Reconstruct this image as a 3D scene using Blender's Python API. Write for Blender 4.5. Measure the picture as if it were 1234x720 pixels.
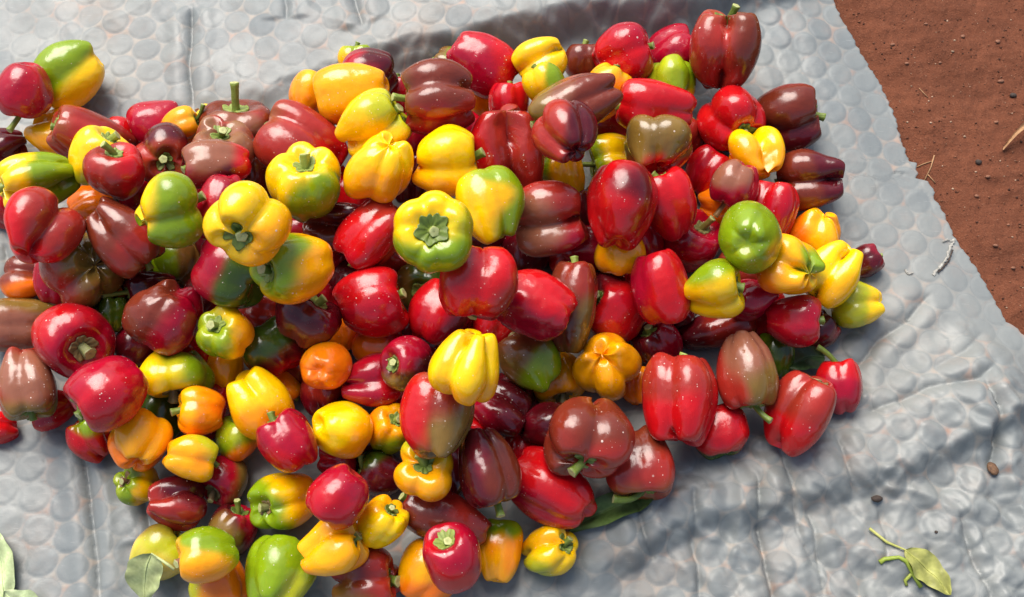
import bpy, math, random
import numpy as np
from mathutils import Quaternion, Vector

for o in list(bpy.data.objects): bpy.data.objects.remove(o, do_unlink=True)
S = bpy.context.scene
C = S.collection
R = math.radians

# ---------------------------------------------------------------- camera, sky, sun, exposure
cd = bpy.data.cameras.new('camera'); cam = bpy.data.objects.new('camera', cd); C.objects.link(cam)
cam.location = (0.0, -0.50172, 1.30701); cam.rotation_euler = (R(90 - 69.0), 0, 0)
cd.sensor_width = 36; cd.angle = R(50.0); cd.clip_start = .02; cd.clip_end = 400
S.camera = cam
SUN_EL, SUN_AZ = R(55), R(-28)                     # azimuth from +y, clockwise
world = bpy.data.worlds.new('World'); S.world = world; world.use_nodes = True
wn = world.node_tree.nodes; bg = wn['Background']
sky = wn.new('ShaderNodeTexSky'); sky.sky_type = 'NISHITA'; sky.sun_disc = False
sky.sun_elevation = SUN_EL; sky.sun_rotation = SUN_AZ; sky.air_density = 1.2; sky.dust_density = 3.5; sky.ozone_density = .6
world.node_tree.links.new(sky.outputs[0], bg.inputs[0]); bg.inputs[1].default_value = .085
sd_ = bpy.data.lights.new('sun', 'SUN'); sd_.energy = 2.5; sd_.angle = R(46); sd_.color = (1, .96, .9)
sun = bpy.data.objects.new('sun', sd_); C.objects.link(sun)
sun.rotation_euler = Vector((math.sin(SUN_AZ) * math.cos(SUN_EL), math.cos(SUN_AZ) * math.cos(SUN_EL), math.sin(SUN_EL))).to_track_quat('Z', 'Y').to_euler()
sun.location = (0, 0, 3)
vs = S.view_settings; vs.view_transform = 'Standard'; vs.look = 'None'; vs.gamma = 1; vs.use_curve_mapping = False
vs.exposure = .95

# ---------------------------------------------------------------- shapes
def smooth(a, b, x):
    t = np.clip((x - a) / (b - a), 0, 1)
    return t * t * (3 - 2 * t)

def waves(seed, pts, freq, n=6):
    """smooth random field in about -1..1: a sum of a few random sine waves"""
    r = np.random.RandomState(seed)
    d = r.normal(size=(n, 3)); d /= np.linalg.norm(d, axis=1)[:, None]
    k = freq * r.uniform(.6, 1.5, n); ph = r.uniform(0, 6.28, n)
    return np.sin(pts @ (d * k[:, None]).T + ph).sum(-1) / (n ** .5 * 1.2)

class Pepper:
    """bell pepper of half width 1 (x, y) and half length asp (z), stem at +z"""
    def __init__(self, seed, asp, lobes=4, depth=.15, taper=.15, bend=.06, roll=0, wrinkle=0):
        r = np.random.RandomState(seed)
        self.seed, self.asp, self.n = seed, asp, lobes
        self.depth, self.taper, self.wr = depth, taper, wrinkle
        self.cut = np.sort((np.arange(lobes) + r.uniform(-.2, .2, lobes)) * 2 * math.pi / lobes) + math.radians(roll)
        self.lobe_end = r.uniform(-.05, .20, lobes) * (.5 + 4 * depth)
        self.lobe_top = r.uniform(.02, .16, lobes) * (.5 + 3 * depth)
        self.lobe_out = r.uniform(-.5, .5, lobes) * (.06 + depth * .8)
        self.gdeep = r.uniform(.72, 1.18, lobes)
        self.bend = bend * r.choice([-1, 1]); self.bdir = r.uniform(0, 6.28)
        self.ell = r.uniform(-.06, .06); self.power = r.uniform(.5, .66)
        self.dent_top = r.uniform(.26, .40); self.dent_end = r.uniform(.14, .34)
        self.boxy = r.uniform(.66, .8)
        self.scale = None
        th = np.linspace(0, 2 * math.pi, 48, endpoint=False); ph = np.linspace(0, math.pi, 33)
        T, F = np.meshgrid(th, ph)
        p = self.raw(T, F)
        lo, hi = p.reshape(-1, 3).min(0), p.reshape(-1, 3).max(0)
        wid = (hi - lo)[:2].mean() / 2
        self.mid = (lo + hi) / 2
        self.scale = np.array([1 / wid, 1 / wid, 2 * asp / (hi[2] - lo[2])])
    def raw(self, T, F):
        c, s = np.cos(F), np.maximum(np.sin(F), 0)
        r0 = s ** self.boxy
        z0 = np.sign(c) * np.abs(c) ** .82
        t = (1 - z0) / 2
        rel = (T[..., None] - self.cut) % (2 * math.pi)
        k = rel.argmin(-1); u = rel.min(-1)
        wid = (np.roll(self.cut, -1) - self.cut) % (2 * math.pi)
        if self.n == 1: wid[:] = 2 * math.pi
        q = u / wid[k]
        f = np.sin(np.pi * np.clip(q, 0, 1)) ** self.power
        def blend(a):   # value of each lobe, faded to the common mean at the grooves
            return a.mean() + (a[k] - a.mean()) * smooth(0, .35, np.minimum(q, 1 - q))
        # cross-section: swollen lobes, each a circle set off the axis, meeting in narrow grooves
        e0 = np.clip(2.9 * self.depth, .02, .72)
        ctr = self.cut + wid / 2
        e = e0 * (.72 + 1.5 * (t - .45) ** 2)
        R = []
        for j in range(self.n):
            ej = np.clip(e * self.gdeep[j], 0, .64) ; rho = (1 - ej) * (1 + self.lobe_out[j])
            dl = T - ctr[j]; sn = ej * np.sin(dl)
            inside = np.sqrt(np.maximum(rho ** 2 - sn ** 2, 1e-4))
            R.append(np.where(np.abs(sn) < rho, ej * np.cos(dl) + inside, .05))
        R = np.stack(R, -1)
        kk = 55.
        rad = r0 * np.log(np.exp(kk * R).sum(-1)) / kk
        rad = rad * (1 - self.taper * (t - .4) - .10 * smooth(.45, 1, t) * (self.taper > .1))
        z = z0 * self.asp
        top = z0 > 0
        a = self.asp ** .5
        z = z - self.dent_top * a * np.exp(-(r0 / .36) ** 2) * (z0 > 0) + blend(self.lobe_top) * f * np.exp(-((r0 - .66) / .24) ** 2) * np.where(top, 1, 0) * smooth(0, .5, z0)
        z = z + self.dent_end * a * np.exp(-(r0 / .30) ** 2) * (z0 < 0) - blend(self.lobe_end) * f * np.exp(-((r0 - .62) / .28) ** 2) * smooth(0, .5, -z0)
        p = np.stack([rad * np.cos(T) * (1 + self.ell), rad * np.sin(T) * (1 - self.ell), z], -1)
        b = self.bend * (z / self.asp) ** 2
        p[..., 0] += b * math.cos(self.bdir); p[..., 1] += b * math.sin(self.bdir)
        g = 1 + .042 * waves(self.seed + 1, p, 3.0) + .014 * waves(self.seed + 2, p, 7)
        if self.wr:
            w2 = waves(self.seed + 3, p, 13, 5)
            g = g - self.wr * .030 * (1 - np.abs(w2)) ** 3 + self.wr * .012 * waves(self.seed + 4, p, 9)
        mid = np.array([0, 0, self.asp * .1])
        return (p - mid) * g[..., None] + mid
    def at(self, T, F):
        return (self.raw(T, F) - self.mid) * self.scale
    def grid(self, nth=56, nph=38):
        th = np.linspace(0, 2 * math.pi, nth, endpoint=False)
        ph = np.linspace(0, 1, nph + 1)
        ph = math.pi * (ph + .035 * np.sin(ph * 4 * math.pi) / 2)
        T, F = np.meshgrid(th, ph)
        return T, F, self.at(T, F)

# ---------------------------------------------------------------- the tarp sheet
def seg_dist(X, Y, line):
    """distance to a polyline, signed by side, and the position along it (0..1)"""
    best = np.full(X.shape, 1e9); sd = np.zeros(X.shape); al = np.zeros(X.shape)
    L = [0]
    for (a, b) in zip(line[:-1], line[1:]): L.append(L[-1] + math.hypot(b[0] - a[0], b[1] - a[1]))
    for i, (a, b) in enumerate(zip(line[:-1], line[1:])):
        dx, dy = b[0] - a[0], b[1] - a[1]; l2 = dx * dx + dy * dy
        t = np.clip(((X - a[0]) * dx + (Y - a[1]) * dy) / l2, 0, 1)
        ex, ey = X - a[0] - t * dx, Y - a[1] - t * dy
        d = np.hypot(ex, ey); m = d < best
        best = np.where(m, d, best)
        sd = np.where(m, np.where(dx * ey - dy * ex >= 0, d, -d), sd)
        al = np.where(m, (L[i] + t * math.sqrt(l2)) / L[-1], al)
    return sd, al

def facets(seed, X, Y, period, n=7):
    """crumpled sheet: flat facets meeting in straight sharp folds"""
    r = np.random.RandomState(seed); h = 0
    wx = X + .012 * np.sin(19 * Y + seed) + .006 * np.sin(47 * Y + 13 * X); wy = Y + .012 * np.sin(17 * X + 2 * seed) + .006 * np.sin(43 * X - 11 * Y)
    for i in range(n):
        a = r.uniform(0, math.pi); k = 1 / (period * r.uniform(.7, 1.5)); p = r.uniform(0, 1)
        u = ((wx * math.cos(a) + wy * math.sin(a)) * k + p) % 1
        d = np.abs(u - .5) * 2
        h = h + np.where(d < .7, d / .7, (1 - d) / .3) - .5
    return h / n ** .5

BUB = .0375; BUB_ANG = math.radians(-14)
def bubbles(X, Y):
    """0..1 profile of the round cells pressed into the sheet, in a hexagonal grid"""
    wx = X + .004 * np.sin(9 * Y + 1) + .002 * np.sin(31 * X + 17 * Y)
    wy = Y + .004 * np.sin(8 * X + 2) + .002 * np.sin(27 * Y - 19 * X)
    c, s = math.cos(BUB_ANG), math.sin(BUB_ANG)
    a = (wx * c + wy * s) / BUB; b = (wy * c - wx * s) / (BUB * math.sqrt(3))
    def d(o):
        return np.hypot((a + o) % 1 - .5, ((b + o) % 1 - .5) * math.sqrt(3))
    r = np.minimum(d(0), d(.5))
    return r

def tarp_height(X, Y, fine=True):
    P3 = np.stack([X, Y, 0 * X], -1)
    sd, al = seg_dist(X, Y, FOLD)                    # positive behind the toe of the fold
    rise = np.interp(al, [0, .12, .30, .45, .70, .86, 1], [.0, .012, .034, .056, .060, .034, .014])
    wobble = .005 * waves(5, P3, 30) + .0012 * waves(6, P3, 70)
    d = sd + wobble + .006 * facets(44, X, Y, .08)
    h = rise * smooth(-.001, .040, d) * (1 - .45 * smooth(.06, .30, d))
    heap = np.exp(-(((X + .04) / .50) ** 4 + ((Y - .02) / .30) ** 4))
    front = smooth(.02, -.30, Y) * smooth(.0, .30, X)           # crumpled corner before the heap
    h = h + .0040 * waves(11, P3, 26) * (1 - .8 * heap) * (.5 + 1.1 * front)
    h = h + .0010 * waves(12, P3, 75) * (1 - .7 * heap) * (.4 + 1.6 * front)
    rid = 1 - np.abs(waves(13, P3 + .02 * waves(14, P3, 20)[..., None], 34, 4))
    h = h + .0110 * np.clip(rid, 0, 1) ** 3 * front * (1 - heap)
    rid3 = 1 - np.abs(waves(19, P3 + .012 * waves(20, P3, 33)[..., None], 62, 5))
    h = h + .0022 * np.clip(rid3, 0, 1) ** 2.5 * (.22 + .9 * front) * (1 - .9 * heap)
    rid2 = 1 - np.abs(waves(15, P3, 22, 4))
    h = h + .0030 * np.clip(rid2, 0, 1) ** 4 * (1 - heap)
    h = h + (.0052 * facets(41, X, Y, .085) + .0016 * facets(42, X, Y, .05)) * (.25 + 1.0 * front) * (1 - .9 * heap)
    sd, al = seg_dist(X, Y, STEP)                    # a swelling that drops to a crease
    fade = smooth(0, .12, al) * (1 - .6 * smooth(.85, 1, al))
    d = sd + .005 * waves(16, P3, 45) + .008 * facets(43, X, Y, .07)
    h = h + fade * (.026 * smooth(-.004, .028, d) * (1 - smooth(.04, .16, d)))
    for depth, width, line in CREASES:
        sd, al = seg_dist(X, Y, line)
        d = np.abs(sd + .0022 * waves(17, P3, 70))
        end = smooth(0, .12, al) * smooth(1, .88, al)
        h = h + end * depth * (-np.exp(-d / (width * .75)) + .75 * np.exp(-((d - .018) / .014) ** 2))
    h = h + .013
    edge = RIM_DISTANCE(X, Y)                        # the sheet lies down towards its torn rim
    h = .004 + (h - .004) * smooth(-.004, .07, edge)
    if fine:
        r = bubbles(X, Y)
        cell = smooth(.48, .34, r) * (1 + .6 * front)
        keep = .55 + .45 * waves(18, P3, 14)
        h = h + .0011 * cell * np.clip(keep, .25, 1) - .0006 * np.exp(-((r - .46) / .026) ** 2)
    return h

def RIM_DISTANCE(X, Y):
    sd, al = seg_dist(X, Y, RIM)
    return sd

PEPPERS = [
    ((-0.5857, 0.2998, 0.0545), (0.6459, 0.4596, -0.6092, -0.0204), 0.0416, (100, 1.117, 3, 0.171, 0.154, 0.053, 15.0, 0.0), 'Y', [('G', 0.36, 0.93, 0.11, 0.15)], 0.16, (-0.41, 0.18, 0.89), 'yellow bell pepper with a lime-green lobe, lying loose on the tarp'),
    ((-0.6179, 0.245, 0.1019), (0.4212, 0.7152, -0.5268, 0.1831), 0.0348, (107, 0.965, 4, 0.073, 0.257, 0.0, 192.0, 0.0), 'M', [], 0.91, (0.45, 0.5, 0.74), 'cherry-red bell pepper with a long hooked stem, lying loose'),
    ((-0.5966, 0.2128, 0.0476), (0.0688, -0.7233, 0.2269, -0.6485), 0.0341, (114, 0.948, 3, 0.262, 0.163, 0.031, 186.0, 0.0), 'A', [], 0.3, (0.44, 0.05, 0.89), 'amber bell pepper with knobbly lobes'),
    ((-0.5312, 0.1857, 0.0799), (0.8695, 0.0908, -0.4284, -0.2287), 0.0342, (121, 1.503, 4, 0.13, 0.35, 0.083, 40.0, 0.0), 'RB', [], 0.3, (-0.22, -0.39, 0.89), 'brick-red tapering bell pepper with stem set in its broad end'),
    ((-0.5034, 0.1374, 0.1169), (0.5902, -0.4854, -0.0545, -0.6427), 0.0362, (128, 0.952, 4, 0.125, 0.221, 0.043, 142.0, 0.0), 'Y', [('L', 0.3, 0.5, -0.81, 0.4)], 0.3, (0.13, 0.43, 0.89), 'yellow bell pepper half hidden behind a red one'),
    ((-0.4685, 0.0991, 0.1513), (0.762, -0.2724, -0.1137, -0.5765), 0.0339, (135, 0.892, 3, 0.143, 0.233, 0.065, 330.0, 0.0), 'RB', [('R', 0.02, 1.0, -0.03, 0.1)], 0.52, (0.05, -0.8, 0.6), 'brick-red bell pepper with curved stem, resting on a yellow one'),
    ((-0.5705, 0.1051, 0.1232), (0.8213, 0.2854, -0.4909, -0.0541), 0.0367, (142, 1.233, 4, 0.22, 0.166, 0.05, 45.0, 0.0), 'Y', [('G', 0.47, -0.2, -0.86, 0.0)], 0.3, (-0.35, -0.28, 0.89), 'bell pepper yellow at the stem and green over its far half'),
    ((-0.6621, 0.1942, 0.0383), (0.7665, 0.3473, -0.5388, -0.0412), 0.0284, (149, 1.02, 4, 0.198, 0.177, 0.008, 322.0, 0.0), 'D', [], 0.3, (0.33, 0.3, 0.89), 'dark wine-red bell pepper partly tucked under others'),
    ((-0.4634, 0.2284, 0.0456), (0.6789, 0.3364, -0.6475, -0.0812), 0.0343, (156, 0.981, 4, 0.073, 0.19, 0.02, 116.0, 0.0), 'M', [], 0.16, (-0.09, 0.44, 0.89), 'smooth crimson bell pepper at the rim of the heap'),
    ((-0.4249, 0.2072, 0.0737), (0.3286, -0.6432, 0.0952, -0.685), 0.0245, (163, 1.026, 4, 0.168, 0.17, 0.05, 156.0, 0.0), 'A', [], 1.04, (0.19, -0.77, 0.61), 'small amber bell pepper with a thick upright stem'),
    ((-0.4349, 0.1579, 0.096), (0.6275, 0.4001, -0.1467, 0.6516), 0.038, (170, 0.897, 3, 0.178, 0.139, 0.096, 308.0, 0.0), 'RB', [('D', 0.95, -0.0, -0.3, 0.3)], 0.3, (0.31, 0.32, 0.89), 'brick-red bell pepper with its ragged calyx facing up'),
    ((-0.5132, 0.2173, 0.0323), (0.8157, -0.0041, -0.5024, -0.2867), 0.023, (177, 1.079, 3, 0.125, 0.134, 0.085, 107.0, 0.0), 'R', [], 0.3, (0.38, 0.24, 0.89), 'red bell pepper almost buried'),
    ((-0.6526, 0.1134, 0.0367), (0.8054, -0.2475, -0.3945, -0.3668), 0.0279, (184, 1.079, 3, 0.174, 0.137, 0.085, 172.0, 0.0), 'R', [], 0.3, (-0.14, -0.43, 0.89), 'red bell pepper at the tarp side of the heap'),
    ((-0.5341, 0.0153, 0.175), (0.4992, -0.7325, -0.3072, -0.3464), 0.0424, (191, 0.935, 3, 0.22, 0.103, 0.09, 20.0, 0.0), 'R', [('RB', 0.85, 0.49, 0.19, 0.3)], 0.16, (0.26, -0.36, 0.89), 'big dusty-red bell pepper with three deep folds'),
    ((-0.4571, 0.0262, 0.1372), (0.1828, 0.7802, -0.331, 0.4982), 0.0356, (198, 1.345, 4, 0.273, 0.223, 0.007, 20.0, 0.0), 'RB', [('B', 0.25, 0.3, -0.92, 0.1)], 0.3, (-0.17, 0.41, 0.89), 'brown-red blocky bell pepper with its calyx low on one side'),
    ((-0.3798, 0.0223, 0.208), (0.3127, -0.7824, 0.0066, -0.5386), 0.0443, (205, 0.746, 3, 0.22, 0.147, 0.056, 0.0, 0.0), 'G', [('Y', 0.23, -0.54, -0.81, 0.68)], 0.41, (0.37, -0.24, 0.89), 'green bell pepper with a yellow flank and white drops'),
    ((-0.4858, 0.1375, 0.0359), (0.7468, 0.3224, -0.5808, -0.034), 0.027, (212, 1.022, 4, 0.163, 0.258, 0.051, 151.0, 0.0), 'M', [], 0.3, (0.1, -0.44, 0.89), 'crimson bell pepper squeezed under a green one'),
    ((-0.5072, -0.0017, 0.1049), (0.2852, 0.3628, -0.8708, -0.1695), 0.0444, (219, 0.913, 4, 0.325, 0.087, 0.017, 15.0, 0.0), 'V', [('RB', 0.76, 0.57, 0.31, 0.35)], 0.16, (0.16, 0.42, 0.89), 'olive-brown bell pepper showing four deep lobes of its blossom end'),
    ((-0.6014, 0.0115, 0.042), (0.6553, 0.1279, -0.7307, -0.1426), 0.0292, (226, 0.981, 3, 0.22, 0.115, 0.031, 137.0, 0.0), 'B', [('O', 0.15, -0.98, -0.09, 0.4)], 0.16, (0.0, -0.45, 0.89), 'rusty brown bell pepper low on the tarp'),
    ((-0.556, 0.0015, 0.063), (0.646, -0.5252, -0.2695, -0.484), 0.0266, (233, 1.177, 4, 0.129, 0.243, 0.006, 349.0, 0.0), 'M', [], 0.3, (-0.25, 0.37, 0.89), 'crimson bell pepper wedged under a bigger dusty-red one'),
    ((-0.4172, 0.0344, 0.0381), (0.602, -0.5233, -0.4405, -0.412), 0.0328, (240, 0.883, 3, 0.158, 0.192, 0.048, 166.0, 0.0), 'V', [('G', 0.0, -1.0, 0.0, 0.1)], 0.16, (-0.19, -0.41, 0.89), 'dark olive bell pepper beneath a green one'),
    ((-0.4395, -0.0142, 0.0632), (0.8282, 0.2255, -0.5115, -0.0398), 0.0254, (247, 1.226, 4, 0.181, 0.258, 0.081, 91.0, 0.0), 'D', [], 1.19, (0.17, 0.0, 0.98), 'dark maroon bell pepper with a pale star-shaped calyx'),
    ((-0.483, -0.0163, 0.0367), (0.1483, -0.8034, 0.1047, -0.5672), 0.0259, (254, 0.981, 4, 0.174, 0.127, 0.045, 147.0, 0.0), 'O', [], 0.3, (-0.28, 0.35, 0.89), 'orange bell pepper glimpsed deep in the heap'),
    ((-0.6004, -0.0534, 0.049), (0.8032, 0.1389, -0.5708, -0.0987), 0.035, (261, 1.486, 4, 0.178, 0.05, 0.069, 259.0, 0.0), 'K', [('V', -0.0, 1.0, 0.0, 0.4)], 0.16, (-0.27, -0.36, 0.89), 'pale brown striped long bell pepper'),
    ((-0.5122, -0.0868, 0.0965), (0.2295, 0.4459, -0.1595, 0.8503), 0.0447, (268, 0.914, 4, 0.062, 0.258, 0.059, 0.0, 0.0), 'M', [('R', 0.88, 0.09, -0.47, 0.5)], 0.3, (-0.4, 0.19, 0.89), 'large round cherry-red bell pepper with round calyx and stub stem'),
    ((-0.4829, -0.0482, 0.067), (0.6717, -0.4696, -0.3283, -0.4696), 0.022, (275, 1.074, 4, 0.197, 0.115, 0.083, 15.0, 0.0), 'g', [], 0.3, (-0.02, -0.45, 0.89), 'dark green bell pepper almost hidden'),
    ((-0.3985, -0.0676, 0.1257), (0.384, 0.6186, -0.6821, 0.0676), 0.0409, (282, 0.981, 4, 0.157, 0.117, 0.013, 113.0, 0.6), 'M', [('B', 0.19, 0.93, -0.33, 0.1)], 0.16, (-0.45, -0.01, 0.89), 'wine-red lumpy bell pepper with a scarred crown'),
    ((-0.4615, -0.0804, 0.0355), (0.5163, -0.631, -0.2048, -0.5416), 0.0276, (289, 1.132, 4, 0.12, 0.187, 0.069, 356.0, 0.0), 'D', [], 0.3, (-0.29, -0.34, 0.89), 'dark maroon bell pepper in a deep gap'),
    ((-0.5613, -0.1378, 0.089), (0.4932, 0.6641, -0.3644, 0.4276), 0.0352, (296, 1.177, 4, 0.22, 0.233, 0.038, 187.0, 0.0), 'RB', [('V', -0.03, 0.05, 1.0, 0.55), ('K', 0.95, -0.07, -0.3, 0.4)], 0.3, (-0.38, -0.23, 0.89), 'pinkish-brown bell pepper with olive shoulders round its stem'),
    ((-0.5519, -0.1527, 0.0317), (0.793, 0.2524, -0.554, 0.0227), 0.024, (303, 1.066, 3, 0.167, 0.181, 0.021, 344.0, 1.0), 'R', [], 0.3, (-0.42, -0.15, 0.89), 'wrinkled red bell pepper under a brown one'),
    ((-0.6105, -0.1761, 0.0273), (0.836, 0.1047, -0.5345, -0.0669), 0.0187, (310, 1.09, 4, 0.193, 0.138, 0.089, 274.0, 0.0), 'R', [], 0.3, (-0.17, -0.41, 0.89), 'small red bell pepper on the tarp'),
    ((-0.4459, -0.1619, 0.1345), (0.7631, 0.3494, -0.5326, 0.1091), 0.0425, (317, 0.936, 3, 0.042, 0.15, 0.064, 249.0, 0.25), 'M', [], 0.3, (0.29, -0.34, 0.89), 'plump smooth crimson bell pepper without visible stem'),
    ((-0.391, -0.1242, 0.0804), (0.5129, 0.6132, -0.4213, 0.4283), 0.0417, (324, 0.67, 4, 0.178, 0.16, 0.061, 115.0, 0.0), 'L', [('Y', 0.01, 1.0, -0.03, 0.5), ('G', 0.16, -0.98, 0.07, 0.3)], 0.3, (-0.44, 0.06, 0.89), 'squat lime bell pepper with one yellow side'),
    ((-0.4182, -0.1649, 0.035), (0.5674, -0.566, -0.4657, -0.3753), 0.0301, (331, 0.981, 4, 0.145, 0.25, 0.093, 140.0, 0.0), 'g', [], 0.16, (0.31, -0.32, 0.89), 'dark green bell pepper under orange ones'),
    ((-0.4949, -0.1938, 0.0418), (0.8082, -0.2614, -0.3999, -0.3444), 0.0256, (338, 1.099, 4, 0.262, 0.193, 0.088, 239.0, 0.0), 'R', [('G', 0.05, 0.7, 0.72, 0.45)], 0.53, (0.06, 0.44, 0.89), 'red two-lobed bell pepper with a green shoulder'),
    ((-0.4243, -0.2072, 0.0809), (0.4669, -0.6781, -0.4835, -0.2975), 0.0367, (345, 0.822, 4, 0.22, 0.153, 0.001, 104.0, 0.0), 'O', [('A', 0.98, 0.17, -0.11, 0.2)], 0.16, (-0.07, -0.44, 0.89), 'bright orange squat bell pepper with its blossom tip showing'),
    ((-0.3567, -0.1705, 0.0823), (0.8335, 0.0776, -0.5377, -0.1004), 0.028, (352, 0.946, 5, 0.157, 0.118, 0.015, 87.0, 0.0), 'O', [('A', -0.14, -0.09, 0.99, 0.3)], 0.48, (-0.07, -0.44, 0.89), 'orange bell pepper with its green stem poking sideways'),
    ((-0.3633, -0.2247, 0.0863), (0.0194, -0.7994, 0.1186, -0.5887), 0.0265, (359, 1.09, 4, 0.199, 0.132, 0.039, 0.0, 0.0), 'A', [('L', 0.17, -0.49, 0.85, 0.6)], 0.3, (-0.05, 0.44, 0.89), 'amber bell pepper with horizontal folds'),
    ((-0.4318, -0.2466, 0.0358), (0.951, -0.0246, -0.2301, -0.2048), 0.0254, (366, 1.059, 4, 0.22, 0.131, 0.058, 315.0, 0.0), 'Y', [('G', -0.65, -0.26, 0.72, 0.1)], 0.3, (0.05, -0.44, 0.89), 'yellow-green bell pepper with star calyx'),
    ((-0.322, -0.1939, 0.0464), (0.6452, -0.4302, -0.2628, -0.5741), 0.0276, (373, 0.872, 3, 0.073, 0.109, 0.039, 185.0, 0.0), 'G', [('O', 0.25, 0.57, -0.78, 0.45)], 0.32, (0.4, -0.21, 0.89), 'small green bell pepper with an orange base'),
    ((-0.3807, -0.2719, 0.0625), (0.0787, -0.8695, 0.044, -0.4857), 0.0296, (380, 1.112, 3, 0.273, 0.249, 0.045, 187.0, 0.4), 'RB', [('D', 0.13, -0.87, 0.48, 0.2)], 0.16, (-0.41, 0.18, 0.89), 'dented dark-red bell pepper with a pit at its tip'),
    ((-0.3353, -0.2376, 0.0351), (0.8069, 0.3334, -0.3981, 0.2814), 0.0285, (387, 0.946, 4, 0.062, 0.13, 0.049, 314.0, 0.0), 'M', [('V', 0.31, -0.74, -0.59, 0.2)], 0.54, (0.21, -0.4, 0.89), 'crimson bell pepper turning olive, with a brown dried stem'),
    ((-0.3206, -0.2993, 0.0363), (0.5875, -0.4597, -0.213, -0.631), 0.029, (394, 0.981, 4, 0.178, 0.101, 0.078, 233.0, 0.0), 'D', [('V', 0.61, -0.6, -0.51, 0.2), ('M', -0.24, 0.82, 0.52, 0.4)], 0.59, (0.14, -0.42, 0.89), 'maroon and olive bell pepper with a pale upright stem'),
    ((-0.4023, -0.3259, 0.0393), (0.3057, -0.6974, -0.1124, -0.6384), 0.0307, (401, 1.044, 4, 0.157, 0.245, 0.084, 98.0, 0.0), 'P', [('L', 0.19, -0.4, 0.9, 0.3), ('V', -0.07, -0.91, 0.42, 0.6)], 0.3, (-0.04, -0.45, 0.89), 'pale straw-yellow bell pepper under a wilted leaf'),
    ((-0.33, -0.3339, 0.097), (0.8101, 0.1229, -0.5731, 0.0165), 0.0312, (408, 1.011, 3, 0.115, 0.166, 0.017, 256.0, 0.0), 'A', [('G', 0.21, 0.89, -0.4, 0.05)], 0.3, (0.31, -0.32, 0.89), 'bell pepper green on top and amber below'),
    ((-0.329, -0.3617, 0.0397), (0.7053, -0.357, -0.5127, -0.3349), 0.0323, (415, 0.922, 4, 0.157, 0.096, 0.079, 151.0, 0.0), 'O', [('L', -0.0, -0.87, 0.5, 0.6)], 0.3, (-0.44, 0.06, 0.89), 'orange bell pepper beneath a green-and-amber one'),
    ((-0.2577, -0.3483, 0.0566), (0.4578, -0.6481, -0.4169, -0.4434), 0.0407, (422, 0.958, 4, 0.199, 0.134, 0.026, 30.0, 0.0), 'G', [('L', -0.18, 0.71, -0.68, 0.4)], 0.16, (0.17, -0.41, 0.89), 'large bright green bell pepper with upright lobes'),
    ((-0.3557, 0.2163, 0.0643), (0.7416, -0.2733, -0.2007, -0.5789), 0.0461, (429, 0.598, 4, 0.131, 0.249, 0.067, 278.0, 0.0), 'B', [('K', 0.87, -0.05, -0.5, 0.3)], 0.74, (0.0, 0.1, 1.0), 'brown bell pepper with a long upright green stem'),
    ((-0.3986, 0.2362, 0.0298), (0.791, -0.0691, -0.4979, -0.3488), 0.0208, (436, 1.199, 4, 0.128, 0.091, 0.058, 218.0, 0.0), 'Y', [], 0.3, (-0.03, 0.45, 0.89), 'yellow bell pepper peeping from behind a brown one'),
    ((-0.3578, 0.1548, 0.106), (0.7731, -0.1819, -0.0922, -0.6006), 0.0398, (443, 0.848, 4, 0.199, 0.215, 0.074, 342.0, 0.0), 'RB', [('K', 0.38, 0.05, 0.93, 0.5)], 0.31, (0.42, 0.14, 0.89), 'rosy brown bell pepper with star calyx on top'),
    ((-0.3478, 0.112, 0.1539), (0.7855, 0.2304, -0.5634, -0.1117), 0.0298, (450, 1.353, 3, 0.094, 0.2, 0.044, 126.0, 0.0), 'D', [('R', 0.09, -0.09, -0.99, 0.5), ('K', 0.74, 0.58, 0.34, 0.5)], 0.3, (0.2, -0.4, 0.89), 'purple-brown domed bell pepper'),
    ((-0.2579, 0.1655, 0.095), (0.7304, -0.0297, -0.6071, -0.3115), 0.0468, (457, 1.209, 3, 0.199, 0.3, 0.02, 30.0, 0.0), 'RB', [('R', -0.12, -0.5, -0.86, 0.2)], 0.16, (-0.39, -0.21, 0.89), 'big rosy-red tapered bell pepper with broad glossy face'),
    ((-0.2648, 0.2398, 0.0344), (0.7671, 0.0015, -0.5549, -0.3219), 0.0254, (464, 1.159, 3, 0.14, 0.146, 0.01, 247.0, 0.0), 'RB', [('V', -0.0, 0.34, -0.94, 0.4)], 0.3, (-0.14, 0.43, 0.89), 'red bell pepper with a greyish tip behind a big rosy one'),
    ((-0.2622, 0.2493, 0.0849), (0.5494, -0.5832, -0.3109, -0.5112), 0.0257, (471, 1.109, 3, 0.062, 0.169, 0.006, 179.0, 0.0), 'A', [], 0.16, (0.4, -0.2, 0.89), "smooth amber bell pepper at the heap's rim"),
    ((-0.1983, 0.2311, 0.1165), (0.6475, 0.2556, -0.7032, -0.1448), 0.036, (478, 1.248, 3, 0.094, 0.243, 0.086, 105.0, 0.0), 'A', [('O', -0.03, -0.98, -0.17, 0.5)], 0.16, (0.45, 0.02, 0.89), 'large smooth golden-amber bell pepper'),
    ((-0.2099, 0.3223, 0.0496), (0.6637, -0.3586, -0.312, -0.5775), 0.0222, (485, 0.929, 3, 0.146, 0.179, 0.03, 105.0, 0.0), 'Y', [('G', 0.0, 0.5, 0.87, 0.4)], 0.3, (-0.23, 0.38, 0.89), 'small yellow bell pepper with a green cap against the tarp fold'),
    ((-0.1834, 0.2799, 0.0778), (0.6435, 0.328, -0.6863, -0.0861), 0.0363, (492, 0.95, 3, 0.115, 0.155, 0.012, 198.0, 0.0), 'D', [('M', 0.08, 0.34, 0.94, 0.4)], 0.16, (0.21, 0.39, 0.89), 'maroon bell pepper against the tarp fold'),
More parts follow.
